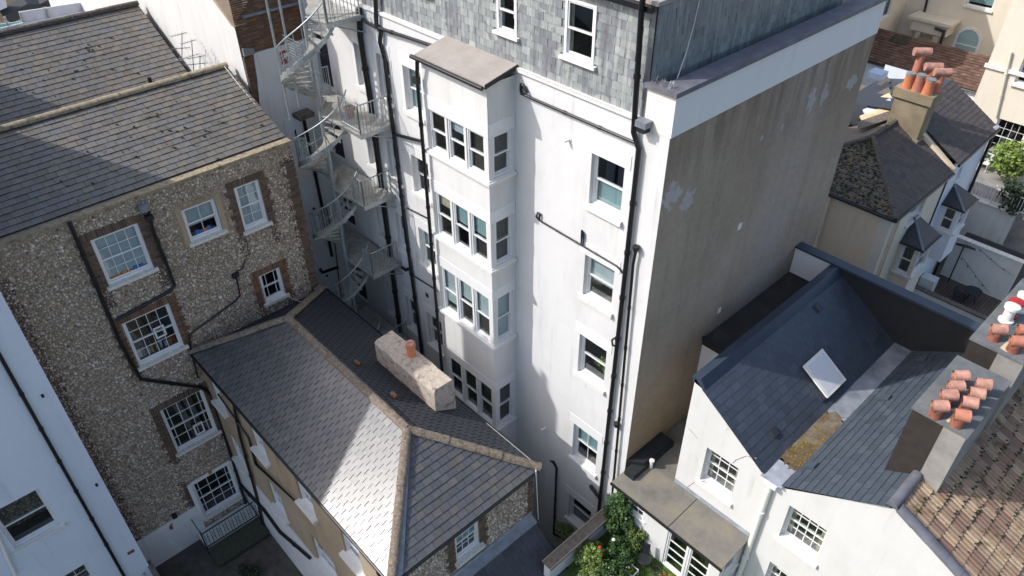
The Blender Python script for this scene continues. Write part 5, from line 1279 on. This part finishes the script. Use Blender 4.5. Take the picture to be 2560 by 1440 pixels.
# chimney of the cream house
cs = MB().box((-9.75, 28.6, 9.5), (-8.5, 29.35, 12.2)).build('chimney_stack', MAT['concrete_tan'], H)
MB().box((-9.85, 28.5, 12.2), (-8.4, 29.45, 12.55)).build('stack_cap', MAT['concrete_tan'], cs); MB().box((-9.82, 28.54, 10.7), (-8.43, 29.4, 10.82)).build('stack_band', MAT['concrete_tan'], cs)
for k, (x, y) in enumerate(((-9.5, 28.75), (-9.12, 28.72), (-8.75, 28.72))):
    h_ = .5 if k != 1 else .56
    MB().lathe((x, y, 12.55), [(.2, 0), (.19, .05), (.16, h_-.08), (.17, h_)], 14).build('chimney_pot', MAT[('pot_orange', 'terracotta', 'pot_orange')[k]], cs, True, 40); MB().lathe((x, y, 12.55+h_+.001), [(.17, 0), (.17, .07), (.02, .09)], 12).build('pot_cage', MAT['galv'], cs, True, 40)
for x, y, h_ in ((-9.5, 29.15, 1.15), (-8.98, 29.2, .72), (-8.62, 29.2, .62)):
    MB().lathe((x, y, 12.55), [(.2, 0), (.16, .1), (.13, h_)], 14).build('chimney_pot', MAT['terracotta'], cs, True, 40); c_ = V3(x, y, 12.55+h_+.1); MB().cyl(c_+V3(-.22, -.2, 0), c_+V3(.22, .2, 0), .15, seg=14).build('pot_hood', MAT['terracotta_light'], cs, True, 40)
MB().prism([(HX+.1, 29.12, HE+.1), (-8.5, 29.12, 10.9), (-8.5, 29.12, 10.6), (HX+.1, 29.12, HE-.3)], (0, .22, 0)).build('party_parapet', MAT['cream_wall'], H)
H2 = thing('pale_blue_house', 'pale blue rendered house beyond cream house with dark slate roof and bay', 'house', (-9, 31, 2))
wall(H2, 'side_wall', (HX, 29.36, 1), UY, 3.5, 10.1-1, [(.9, 1.35, 8.0, 8.5)], MAT['blue_white'], UX); window(H2, (HX, 30.26, 9.0), UY, UX, .45, .5, style='casement', rows=(1,), sill=.05, room_d=.3)
MB().poly([(HX, 32.86, 1), (-12, 32.86, 1), (-12, 32.86, 11.6), (-9.45, 32.86, 11.6), (HX, 32.86, 10.1)]).build('end_wall', MAT['blue_white'], H2)
pp = [V3(HX+e, 29.34, 10.1), V3(HX+e, 33.0, 10.35), V3(-9.3, 33.0, 11.7), V3(-9.3, 29.34, 11.45)]
o = MB().poly(pp).build('roof', MAT['slate_dark'], H2); tiles(o, [p+lu for p in pp], pp[1]-pp[0], .26, .2, 'slate_brown', t=.016)
MB().poly([pp[3], pp[2], V3(-12, 33, 11), V3(-12, 29.34, 11)]).build('roof_back', MAT['slate_dark'], H2)
MB().tube([pp[0]+V3(.03, 0, -.05), pp[1]+V3(.03, 0, -.05)], .06, 6).build('gutter', MAT['black_pipe'], H2); pipe(H2, [(HX+.1, 32.75, 10.2), (HX+.1, 32.75, 3)], .06)
q = pp[1]; MB().box(q+V3(-.5, -.3, .02), q+V3(.02, .02, .1)).build('lead_flashing', MAT['lead_pale'], H2)
bay(H2, 29.9, 31.05, 7.0, 8.15, 8.75, 5.6, 'blue_white')
# glazed doors under the bay
window(H2, (HX+.001, 29.95, 3.05), UY, UX, 1.1, 2.0, cols=2, rows=(1, 1), sill=0, reveal=.0, room_d=.3, fw=.06)
# broken lean-to with pale boards left of the chimney
br = thing('derelict_roof', 'collapsed roof with pale exposed boards beside the cream house chimney', 'roof', (-10.5, 30, 9))
for k in range(7):
    x0 = -10.2-.02*k; P = PZ(2150+8*k, 322-16*k, 11.0); Q = PZ(2238-2*k, 292-15*k, 11.25)
    mm = ('wood_grey', 'wood_pale', 'sheet_white', 'wood_pale', 'wood_grey', 'slate_dark', 'slate_brown')[k]
    MB().obox(P, Q-P, V3(-.36, .42, .02), V3(0, 0, -.05)).build('board', MAT[mm], br)
MB().obox((-13.5, 29.6, 10.2), (3.4, 0, 0), (0, 4.6, -.6), (0, 0, -.1)).build('slate_patch', MAT['slate_dark'], br)
MB().obox((-14.5, 34.0, 9.3), (5, 0, 0), (0, 2.2, -.8), (0, 0, -.1)).build('felt_patch', MAT['felt_dark'], br)
MB().box((-14, 29.5, 1), (-9.6, 36, 9.2)).build('wall', MAT['mortar_dark'], br)
# projecting white box on the end of the brown wall
q = PX(2170, 190, XB); vb = MB().prism([q+V3(-.1, .15, -.1), q+V3(.3, .15, -.1), q+V3(.3, .6, -.1), q+V3(-.1, .6, -.1)], (0, 0, .16)).build('oriel_box', MAT['sheet_white'], A)
# ------------------------------------------------------------------ patios behind
pt = MB().box((-7.0, 30.8, 2.4), (-1.5, 33.2, 3.0)).build('patio', MAT['deck_boards']); struct(pt)
gd = MB().box((-11, 33.45, 1.0), (20, 70, 2.3)).build('back_gardens', MAT['paving']); struct(gd)
def whitewall(name, label, a, b, mat='grey_white', cap='sill_worn'):
    t = thing(name, label, 'wall', ((a[0]+b[0])/2, a[1], a[2])); MB().box(a, b).build('wall', MAT[mat], t); MB().box((a[0]-.03, a[1]-.04, b[2]), (b[0]+.03, b[1]+.04, b[2]+.06)).build('capping', MAT[cap], t); return t
pw = whitewall('patio_wall', 'pale rendered wall at the back of decked patio', (-6.9, 33.2, 1.5), (-4.15, 33.42, 5.05))
whitewall('patio_front_wall', 'low wall with weathered capping in front of the decked patio', (-7.2, 30.6, 1.5), (-3.6, 30.78, 3.5), 'grey_white', 'wood_grey')
sl_ = MB().tube([PY(2405, 642, 33.15), PY(2440, 690, 33.12), PY(2475, 735, 33.1)], .008, 4); sl_.tube([PY(2445, 620, 33.15), PY(2500, 668, 33.12), PY(2535, 690, 33.1)], .008, 4); so_ = sl_.build('string_lights', MAT['black_dull']); tag(so_, 'string of small lights hung across the pale patio wall', 'string lights')
for x, y in ((2405, 646), (2420, 665), (2440, 690), (2457, 712), (2452, 625), (2478, 646), (2510, 672)):
    q = PY(x, y, 33.14); MB().lathe(q+V3(0, -.02, -.06), [(.01, 0), (.03, .03), (.015, .07)], 6).build('bulb', MAT['black_dull'], so_)
ta = thing('patio_table', 'round black metal table on the decked patio', 'table', PZ(2420, 762, 3.0)); q = PZ(2420, 755, 3.0)
MB().lathe(q+V3(0, 0, .6), [(.36, 0), (.38, .02), (.37, .04)], 20).build('tabletop', MAT['iron_black'], ta, True, 40)
for k in range(3): t = k*2.09; MB().cyl(q+V3(.25*math.cos(t), .25*math.sin(t), 0), q+V3(.1*math.cos(t), .1*math.sin(t), .6), .02, seg=6).build('leg', MAT['iron_black'], ta)
pc = thing('patio_chair', 'black metal chair beside round patio table', 'chair', PZ(2390, 755, 3.0)); q = PZ(2392, 755, 3.0)
MB().box(q+V3(-.2, -.2, .38), q+V3(.2, .2, .41)).build('seat', MAT['iron_black'], pc); MB().prism([q+V3(-.2, -.2, .41), q+V3(-.2, .2, .41), q+V3(-.28, .2, .82), q+V3(-.28, -.2, .82)], (.03, 0, 0)).build('backrest', MAT['iron_black'], pc)
for dx in (-.18, .18):
    for dy in (-.18, .18): MB().cyl(q+V3(dx, dy, 0), q+V3(dx, dy, .38), .014, seg=6).build('leg', MAT['iron_black'], pc)
q = PZ(2410, 615, 5.0); um = thing('folded_parasol', 'small dark green folded canopy at end of patio wall', 'parasol', (q[0], q[1], 3)); MB().prism([q+V3(-.35, 0, 0), q+V3(0, -.35, .25), q+V3(.45, 0, .1), q+V3(0, .35, -.1)], (.05, 0, -.1)).build('canopy', MAT['green_mat'], um); MB().cyl((q[0], q[1], 3.0), q, .03, seg=8).build('pole', MAT['iron_black'], um)
pb = MB().box((-7.1, 31.0, 3.0), (-6.5, 31.5, 3.9)).build('planter_box', MAT['grey_white']); tag(pb, 'pale square planter beside glazed doors of blue house', 'planter')
# upper terrace with balustrade
tw_ = whitewall('terrace_wall', 'pale retaining wall below the white balustrade', (-9.4, 38.0, 1.0), (-5.9, 38.25, 4.55))
bs = thing('balustrade', 'white iron balustrade on the terrace retaining wall', 'railing', (-7.6, 38.1, 4.6))
for z in (4.7, 5.4): MB().box((-8.7, 38.1, z), (-5.2, 38.14, z+.05)).build('rail', MAT['white_trim'], bs)
for k in range(24): MB().box((-8.65+k*.145, 38.11, 4.75), (-8.62+k*.145, 38.13, 5.4)).build('baluster', MAT['white_trim'], bs)
for x in (-8.7, -7.2, -5.6): MB().box((x, 38.09, 4.4), (x+.06, 38.15, 5.6)).build('post', MAT['white_trim'], bs)
tr_ = MB().box((-9.4, 38.25, 1.0), (4, 55, 4.5)).build('terrace', MAT['concrete']); struct(tr_)
tp = MB().box((-9.3, 38.0, 4.6), (-8.75, 38.5, 5.7)).build('terrace_pier', MAT['cream_pale']); tag(tp, 'square cream pier at the end of white balustrade', 'pier')
def tree(label, c, r, n_, mat, base, leaf=.16, seed=1, cat='tree', nm='garden_tree'):
    t = thing(nm, label, cat, base); foliage('crown', mat, c, r, n_, leaf, t, 22, seed); m = MB(); b0 = np.array(base, float); c = np.array(c, float); m.tube([b0, (b0*.5+c*.5)+V3(.1, 0, 0), c], .1, 7); R_ = random.Random(seed)
    for _ in range(5): m.tube([(b0*.4+c*.6), c+np.array([R_.uniform(-.7, .7)*x for x in r])], .035, 5)
    m.build('trunk', MAT['wood_grey'], t)
tree('bright green bush on the sunny terrace by cream villa', PZ(2530, 400, 5.6), (1.1, 1.3, .9), 2600, 'leaf_bright', PZ(2530, 410, 4.5), .17, 31)
tree('dark-leaved tree hanging over the balustrade at right edge', PZ(2545, 490, 5.2), (.9, 1.2, 1.2), 1500, 'leaf_dark', PZ(2545, 560, 2.3), .15, 32)
tree('small green bush beside the terrace pier', PZ(2462, 395, 5.0), (.5, .5, .5), 800, 'leaf_shrub', PZ(2462, 400, 4.5), .13, 33)
tree('low green plants at the right edge below terrace', PZ(2545, 600, 2.7), (.7, .7, .5), 900, 'leaf_shrub', PZ(2545, 605, 2.3), .12, 34)
sd = thing('garden_shed', 'black felt-roofed shed behind pale patio wall', 'shed', (-5.9, 35.5, 2.3))
MB().prism([(-7.0, 34.6, 3.9), (-4.3, 34.6, 3.9), (-4.3, 35.3, 4.25), (-7.0, 35.3, 4.25)], (0, 0, .06)).build('roof', MAT['black_bitumen'], sd); MB().prism([(-7.0, 36.0, 3.9), (-7.0, 35.301, 4.25), (-4.3, 35.301, 4.25), (-4.3, 36.0, 3.9)], (0, 0, .06)).build('roof', MAT['black_bitumen'], sd); MB().box((-6.9, 34.7, 2.3), (-4.4, 35.9, 3.9)).build('wall', MAT['wood_grey'], sd)
q = PZ(2455, 425, 4.5); cf = thing('terrace_chair', 'white folding chair on the terrace above the balustrade', 'chair', q)
MB().box(q+V3(-.22, -.22, .42), q+V3(.22, .22, .45)).build('seat', MAT['white_trim'], cf); MB().box(q+V3(-.22, .2, .45), q+V3(.22, .23, .9)).build('backrest', MAT['white_trim'], cf)
for dx in (-.2, .2):
    for dy in (-.2, .2): MB().cyl(q+V3(dx, dy, 0), q+V3(dx, dy, .42), .018, seg=6).build('leg', MAT['white_trim'], cf)

# ------------------------------------------------------------------ far: tiled outbuilding and cream villas
OB = thing('tiled_outbuilding', 'low white outbuilding with weathered red-brown tiled roof', 'outbuilding', (-14, 47, 1))
oy, oz, ox0, ox1 = 46.0, 6.62, -18.8, -11.45
ow = [(PY(2195, 178, oy)[0], PY(2220, 200, oy)[0]), ]
wall(OB, 'front_wall', (ox0, oy, 1), UX, ox1-ox0, oz-1, [(1.75, 2.55, 4.6, 5.3), (5.4, 5.95, 3.3, 4.9)], MAT['blue_white'], -UY, .15)
window(OB, (ox0+1.75, oy, 5.6), UX, -UY, .8, .7, style='casement', cols=2, rows=(1,), sill=.05, trim='iron_black'); window(OB, (ox0+5.4, oy, 4.3), UX, -UY, .55, 1.6, style='casement', rows=(1,), sill=.05, trim='iron_black')
op = [V3(ox0, oy-.15, oz), V3(ox1+.1, oy-.15, oz), V3(ox1+.1, oy+2.5, oz+1.09), V3(ox0, oy+2.5, oz+1.09)]
o = MB().poly(op).build('roof', MAT['tile_red'], OB); tiles(o, [p+lu for p in op], UX, .26, .22, 'tile_red', t=.03, jit=.02)
MB().prism([(ox1, oy, 1), (ox1, oy+2.5, 1), (ox1, oy+2.5, oz+1.05), (ox1, oy, oz-.03)], (.05, 0, 0)).build('end_wall', MAT['tan_render'], OB)
sk_ = PP(2250, 102, op[0], np.cross(op[1]-op[0], op[3]-op[0])); uo = nrm(op[3]-op[0]); MB().obox(sk_-UX*.5-uo*.35+V3(0, 0, .05), UX*1.0, uo*.75, (0, 0, .04)).build('rooflight_pane', MAT['glass_dark'], o)
MB().tube([op[0]+V3(0, -.05, -.04), op[1]+V3(0, -.05, -.04)], .06, 6).build('gutter', MAT['black_pipe'], OB)
VL = thing('cream_villa', 'cream stucco villa with arched window and columned porch in the top right corner', 'villa', (-15, 54, 1))
vy = 52.0; vx0, vx1 = -20.2, -8
ar = PY(2417, 92, vy)
def vz(x, y): return PY(x, y, vy)
w_up = (vz(2428, -30), vz(2478, 28))
wall(VL, 'front_wall', (vx0, vy, 1), UX, vx1-vx0, 17, [(w_up[0][0]-vx0, w_up[1][0]-vx0, w_up[1][2]-1, w_up[1][2]+1.0)], MAT['cream_pale'], -UY, .2)
window(VL, (w_up[0][0], vy, w_up[1][2]), UX, -UY, w_up[1][0]-w_up[0][0], 2.0, cols=1, sill=.12, reveal=.12, blind=('blind_teal', .9))
# arched window
c_ = vz(2420, 100); R0 = .62; m = MB(); pts = [(c_[0]-R0, vy-.012, c_[2]-1.6)]+[(c_[0]-R0*math.cos(t*math.pi/14), vy-.012, c_[2]+R0*math.sin(t*math.pi/14)) for t in range(15)]+[(c_[0]+R0, vy-.012, c_[2]-1.6)]
aw = MB().prism(pts, (0, .01, 0)).build('arched_window', MAT['blind_teal'], VL)
m = MB(); R1 = R0+.16
for t in range(14):
    a0, a1 = t*math.pi/14, (t+1)*math.pi/14
    m.prism([(c_[0]-R0*math.cos(a0), vy-.06, c_[2]+R0*math.sin(a0)), (c_[0]-R0*math.cos(a1), vy-.06, c_[2]+R0*math.sin(a1)), (c_[0]-R1*math.cos(a1), vy-.06, c_[2]+R1*math.sin(a1)), (c_[0]-R1*math.cos(a0), vy-.06, c_[2]+R1*math.sin(a0))], (0, .058, 0))
m.box((c_[0]-R1, vy-.06, c_[2]-1.6), (c_[0]-R0, vy-.002, c_[2])); m.box((c_[0]+R0, vy-.06, c_[2]-1.6), (c_[0]+R1, vy-.002, c_[2])); m.box((c_[0]-R0, vy-.04, c_[2]-.35), (c_[0]+R0, vy-.0125, c_[2]-.28)); m.build('arch_trim', MAT['white_trim'], aw)
# porch
px0 = vz(2308, 60); pb0 = vz(2378, 70)
MB().box((px0[0]-.3, vy-1.2, px0[2]-.1), (px0[0]+1.9, vy-.002, px0[2]+.55)).build('porch_entablature', MAT['cream_pale'], VL); MB().box((px0[0]-.5, vy-1.4, px0[2]+.56), (px0[0]+2.1, vy-.002, px0[2]+.75)).build('porch_cornice', MAT['cream_pale'], VL)
for k in (0.2, 1.3): MB().lathe((px0[0]+k, vy-.95, 1), [(.22, 0), (.2, .2), (.17, px0[2]-1.35), (.25, px0[2]-1.15)], 14).build('column', MAT['cream_pale'], VL, True, 40)
pipe(VL, [vz(2322, -10)-V3(0, .1, 0), vz(2300, 80)-V3(0, .1, 0), vz(2287, 110)-V3(0, .1, 0)], .07); pipe(VL, [vz(2360, 58)-V3(0, 1.3, 0), vz(2383, 66)-V3(0, 1.3, 0), vz(2362, 130)-V3(0, 1.3, 0)], .08, collars=0)
pipe(VL, [vz(2548, -10)-V3(0, .1, 0), vz(2515, 90)-V3(0, .1, 0), vz(2500, 122)-V3(0, .1, 0)], .06); pipe(VL, [vz(2506, 88)-V3(0, .1, 0), vz(2482, 145)-V3(0, .1, 0)], .07, collars=0)
VS = thing('cream_annexe', 'cream annexe with white-framed windows beyond the grey parapet', 'building', (-19.6, 50, 1))
vs = PX(2230, 80, -18.9)
wall(VS, 'side_wall', (-18.85, 40.0, 1), UY, 12.0, 15, [(6.2, 7.3, 6.0, 7.6), (8.6, 9.7, 7.2, 9.4), (8.6, 9.7, 10.0, 12), (6.2, 7.3, 9, 11)], MAT['cream_pale'], UX, .1)
for a, z, h in ((46.2, 7.0, 1.6), (48.6, 8.2, 2.2), (48.6, 11.0, 2.0), (46.2, 10.0, 2.0)): window(VS, (-18.85, a, z), UY, UX, 1.1, h, cols=2, rows=(1, 1), sill=.1, reveal=.04)
MB().poly([(-18.85, 40, 1), (-26, 40, 1), (-26, 40, 16), (-18.85, 40, 16)]).build('front_wall', MAT['cream_pale'], VS); MB().poly([(-18.85, 40, 16), (-26, 40, 16), (-26, 52, 16), (-18.85, 52, 16)]).build('roof', MAT['felt_dark'], VS)
VR = thing('white_villa', 'white stucco villa with multi-pane sash windows at the right edge', 'villa', (-9, 48, 1))
ry = 44.3; rx = -11.1
rwv = [PY(x, y, ry) for x, y in ((2512, 258), (2560, 300))]
wall(VR, 'front_wall', (rx, ry, 1), UX, 14, 16, [(rwv[0][0]-rx, rwv[0][0]-rx+1.5, 3.2, 5.2), (rwv[0][0]-rx, rwv[0][0]-rx+1.5, 7.2, 9.4)], MAT['cream_pale'], -UY, .25)
for z in (4.2, 8.2): window(VR, (rwv[0][0], ry, z), UX, -UY, 1.5, 2.0 if z < 5 else 2.2, cols=4, rows=(2, 2), sill=.15, reveal=.15, sill_h=.15)
MB().poly([(rx, ry, 1), (rx, ry+8, 1), (rx, ry+8, 17), (rx, ry, 17)]).build('side_wall', MAT['cream_pale'], VR)
MB().box((rx-.1, ry-.12, 8.6), (rx+14, ry-.002, 8.8)).build('string_course', MAT['sill_white'], VR)
pipe(VR, [PY(2528, 130, ry-.12), PY(2490, 290, ry-.12)], .07, 'cream_pale')
# a quiet block of houses behind, mostly hidden
BKs = thing('distant_terrace', 'distant cream terrace glimpsed beyond the villas', 'building', (-30, 64, 1)); MB().box((-60, 60, 1), (-21, 66, 14)).build('wall', MAT['cream_pale'], BKs)

# ------------------------------------------------------------------ top left: sheeted scaffold and far roofs
SF = thing('sheeted_scaffold', 'scaffold wrapped in white and teal sheeting behind the slate roof', 'scaffold', (-42, 8, 0))
sx = -40.0
def sp_(x, y): return PX(x, y, sx)
def sheet(pts, mat, nm='sheet'): MB().prism([sp_(x, y) for x, y in pts], (-.06, 0, 0)).build(nm, MAT[mat], SF)
sheet([(47, 30), (228, 2), (240, 60), (68, 90)], 'sheet_white'); sheet([(233, -2), (262, -12), (275, 45), (243, 50)], 'sheet_teal'); sheet([(30, 92), (66, 78), (66, 92), (30, 100)], 'sheet_red'); sheet([(0, 82), (30, 92), (30, 110), (-5, 112)], 'sheet_white'); sheet([(-10, 62), (62, 52), (68, 78), (-10, 96)], 'sheet_teal')
for a, b in (((115, 20), (132, 80)), ((210, 0), (226, 58)), ((48, 30), (68, 95)), ((10, 40), (30, 100)), ((233, -5), (246, 55))): MB().cyl(sp_(*a)+V3(.06, 0, 0), sp_(*b)+V3(.06, 0, 0), .045, seg=6).build('pole', MAT['galv'], SF)
for a, b in (((47, 62), (240, 22)), ((0, 70), (62, 55)), ((0, 85), (66, 68))): MB().cyl(sp_(*a)+V3(.09, 0, 0), sp_(*b)+V3(.09, 0, 0), .04, seg=6).build('ledger', MAT['sheet_white'], SF)
FB = thing('far_brick_house', 'distant tan brick house with grey roofs at the top left corner', 'building', (-60, 10, 0))
bx_ = -58.0
def fb(x, y): return PX(x, y, bx_)
MB().prism([fb(-60, -40), fb(140, -60), fb(150, 40), fb(-60, 60)], (-4, 0, 0)).build('wall', MAT['tan_render'], FB)
bx_ = -52.0
MB().prism([fb(8, 42), fb(68, 10), fb(118, 12), fb(60, 40), fb(30, 60)], (-.5, 0, .3)).build('roof', MAT['slate_dark'], FB); MB().prism([fb(100, 10), fb(130, -6), fb(240, -12), fb(230, 6), fb(130, 22)], (-.5, 0, .2)).build('roof', MAT['slate_dark'], FB)
MB().prism([fb(-30, -20), fb(10, -20), fb(18, 18), fb(-30, 40)], (-.5, 0, 0)).build('bay', MAT['blue_white'], FB)
FC = thing('far_cream_house', 'cream gable with brown pier behind the far slate ridge', 'building', (-46, 14, 0))
bx_ = -45.0
MB().prism([fb(258, -30), fb(330, -40), fb(330, 40), fb(262, 50)], (-4, 0, 0)).build('wall', MAT['cream_wall'], FC); bx_ = -44.8; MB().prism([fb(280, -20), fb(318, -25), fb(322, 25), fb(286, 30)], (-.5, 0, 0)).build('pier', MAT['concrete_tan'], FC)
rt = thing('rear_roofscape', 'row of slate roofs hidden behind the flint house', 'building', (-60, 25, 0)); MB().box((-70, 22, -1), (-24, 34, 11)).build('wall', MAT['white_gable'], rt)

# ------------------------------------------------------------------ aerials
def aerial(label, x, y0, y1, seed, lean=0):
    R_ = random.Random(seed); b = PY(x, y0, NY-.5); t_ = PY(x+lean, y1, NY-.5); t_[0] = b[0]+(t_[0]-b[0]); o = thing('tv_aerial', label, 'aerial', b, 'tv aerials on the white gable')
    MB().cyl(b, t_, .016, seg=6).build('mast', MAT['aerial_grey'], o)
    for k in range(2):
        c = b+(t_-b)*(.55+.42*k); d = nrm((R_.uniform(-.4, .4), -1, .1)); L = .9-.25*k
        m = MB().cyl(c-d*L*.3, c+d*L*.7, .012, seg=5)
        for i in range(7): p = c+d*L*(-.28+.95*i/6); s = nrm(np.cross(d, UZ))*(.22-.012*i); m.cyl(p-s, p+s, .006, seg=4)
        m.build('yagi', MAT['aerial_grey'], o)
aerial('tall tv aerial mast on white gable nearer the top left', 455, 165, 82, 1); aerial('second tv aerial with many elements against white gable', 485, 185, 100, 2, -6); aerial('short tv aerial beside the lichen ridge', 500, 182, 140, 3)

# ------------------------------------------------------------------ spiral stair
SS = thing('spiral_staircase', 'galvanised steel spiral fire escape with landings in the white corner', 'staircase', (-20.35, 10.6, -1.05))
SC = V3(-20.40, 10.62, 0); SR = .98
MB().cyl((SC[0], SC[1], -1.05), (SC[0], SC[1], 19.5), .075, seg=16).build('column', MAT['galv'], SS, True, 50)
lv = [16.75, 13.62, 10.9, 8.0, 4.3, .6]; A0, A1 = math.radians(38), math.radians(-222)
def sp(a, r, z): return V3(SC[0]+r*math.cos(a), SC[1]+r*math.sin(a), z)
def helix(z0, z1, nseg, r, dz, a0=A0, a1=A1): return [sp(a0+(a1-a0)*k/nseg, r, z0+(z1-z0)*k/nseg+dz) for k in range(nseg+1)]
for f_ in range(5):
    z0, z1 = lv[f_], lv[f_+1]; nt_ = max(12, round((z0-z1)/.2)); da = (A1-A0)/nt_
    for k in range(nt_):
        z = z0-(z0-z1)*(k+1)/(nt_+1); a = A0+da*k; b = a+da*1.12
        m = MB().prism([sp(a, .08, z), sp(a, SR*.55, z), sp(a, SR, z), sp((a+b)/2, SR*1.005, z), sp(b, SR, z), sp(b, SR*.5, z), sp(b, .08, z)], (0, 0, -.03)); m.prism([sp(a, .1, z-.031), sp(a, SR, z-.031), sp(a+da*.08, SR, z-.031), sp(a+da*.08, .1, z-.031)], (0, 0, -.05)); m.build('tread', MAT['galv_tread'], SS)
        p = sp(a+da*.5, SR-.02, z); MB().cyl(p, p+V3(0, 0, .92), .015, seg=5).build('baluster', MAT['galv'], SS)
    sg_ = MB(); h0, h1 = helix(z0, z1, 36, SR+.008, -.11), helix(z0, z1, 36, SR+.008, .06)
    for k in range(36): sg_.poly([h0[k], h0[k+1], h1[k+1], h1[k]])
    g0_, g1_ = helix(z0, z1, 36, SR+.016, -.11), helix(z0, z1, 36, SR+.016, .06)
    for k in range(36): sg_.poly([g0_[k], g0_[k+1], g1_[k+1], g1_[k]]); sg_.poly([h1[k], h1[k+1], g1_[k+1], g1_[k]])
    sg_.build('stringer', MAT['galv'], SS)
    MB().tube(helix(z0, z1, 30, SR-.02, .9), .024, 6).build('handrail', MAT['galv'], SS, True); MB().tube(helix(z0, z1, 30, SR-.02, .45), .008, 4).build('mid_rail', MAT['galv'], SS, True)
rx_ = [-19.3, -18.35, -18.75, -18.85, -18.85, -18.9]
for i, z in enumerate(lv):
    x1 = rx_[i]; xm = SC[0]+SR*math.cos(A0)
    pts = [(SC[0]-.2, SC[1]+.1, z), (SC[0]+.1, SC[1]-.02, z), (x1, SC[1]+.12, z), (x1, YF-.12, z), (-21.7, YF-.12, z), (-21.7, SC[1]+.85, z), (SC[0]-.78, SC[1]+.62, z)]
    L_o = MB().prism(pts, (0, 0, -.035)).build('landing', MAT['galv_tread'], SS); m = MB(); m.box((x1-.05, SC[1]+.12, z-.16), (x1, YF-.002, z-.036)); m.box((SC[0], SC[1]+.12, z-.15), (x1-.051, SC[1]+.17, z-.036)); m.box((SC[0]-.03, SC[1]+.05, z-.16), (SC[0]+.03, YF-.002, z-.037)); m.build('landing_beam', MAT['galv'], L_o)
    m = MB().tube([(x1-.3, SC[1]+.18, z-.1), (x1-.02, YF-.02, z-.55)], .02, 6); m.build('brace', MAT['galv'], L_o)
    def rail(a, b, n_, top=.92):
        a, b = np.array(a, float), np.array(b, float); MB().tube([a+UZ*top, b+UZ*top], .02, 6).build('handrail', MAT['galv'], L_o); MB().tube([a+UZ*.1, b+UZ*.1], .012, 4).build('bottom_rail', MAT['galv'], L_o)
        for k in range(n_+1):
            p = a+(b-a)*k/n_; r_ = .024 if k in (0, n_) else .012; MB().cyl(p, p+UZ*top, r_, seg=5).build('baluster', MAT['galv'], L_o)
    rail((x1-.03, SC[1]+.15, z), (x1-.03, YF-.15, z), 9); rail((xm+.22, SC[1]+.15, z), (x1-.03, SC[1]+.15, z), max(4, int((x1-xm)/.11)))
    if i < 2: rail((-21.66, YF-.2, z), (-21.66, SC[1]+.88, z), 4)
# mesh guard and stanchions beside the upper flight
for x, y0, y1 in ((678, -20, 300), (706, -20, 268)): 
    P = PY(x+ (y1-0)*.16, y1, 9.75 if x == 678 else 10.0); MB().cyl(P, (P[0], P[1], 19.0), .035, seg=8).build('stanchion', MAT['galv'], SS, True, 50)
P = PZ(735, 200, 14.6); gx, gy = SC[0]+.28, SC[1]-.62
gm = MB()
for k in range(13): gm.cyl((gx-.55+k*.08, gy-.02, 14.9), (gx-.55+k*.08, gy-.02, 16.3), .006, seg=4, cap=False)
for k in range(16): gm.cyl((gx-.55, gy, 14.9+k*.09), (gx+.42, gy, 14.9+k*.09), .006, seg=4, cap=False)
gm.build('mesh_guard', MAT['galv'], SS)
q = PZ(877, 292, 13.63); fp_ = thing('flowerpot', 'terracotta flowerpot on the stair landing', 'flowerpot', q)
MB().lathe((q[0], q[1], 13.625), [(.11, 0), (.16, .26), (.185, .265), (.185, .34), (.15, .34), (.14, .28)], 18).build('pot', MAT['terracotta'], fp_, True, 40); MB().lathe((q[0], q[1], 13.86), [(.15, 0), (.15, .02), (.02, .03)], 12).build('soil', MAT['soil'], fp_)
for x, y, lb, zz_ in ((760, 287, 'small hanging planter box under the stair treads by white wall', 13.2), ):
    q = PX(x, y, NX+.35); t = MB().prism([q+V3(-.25, -.3, -.08), q+V3(.2, -.3, -.08), q+V3(.2, .3, -.08), q+V3(-.25, .3, -.08)], (0, 0, .16)).build('bracket_shelf', MAT['wood_grey'], N)
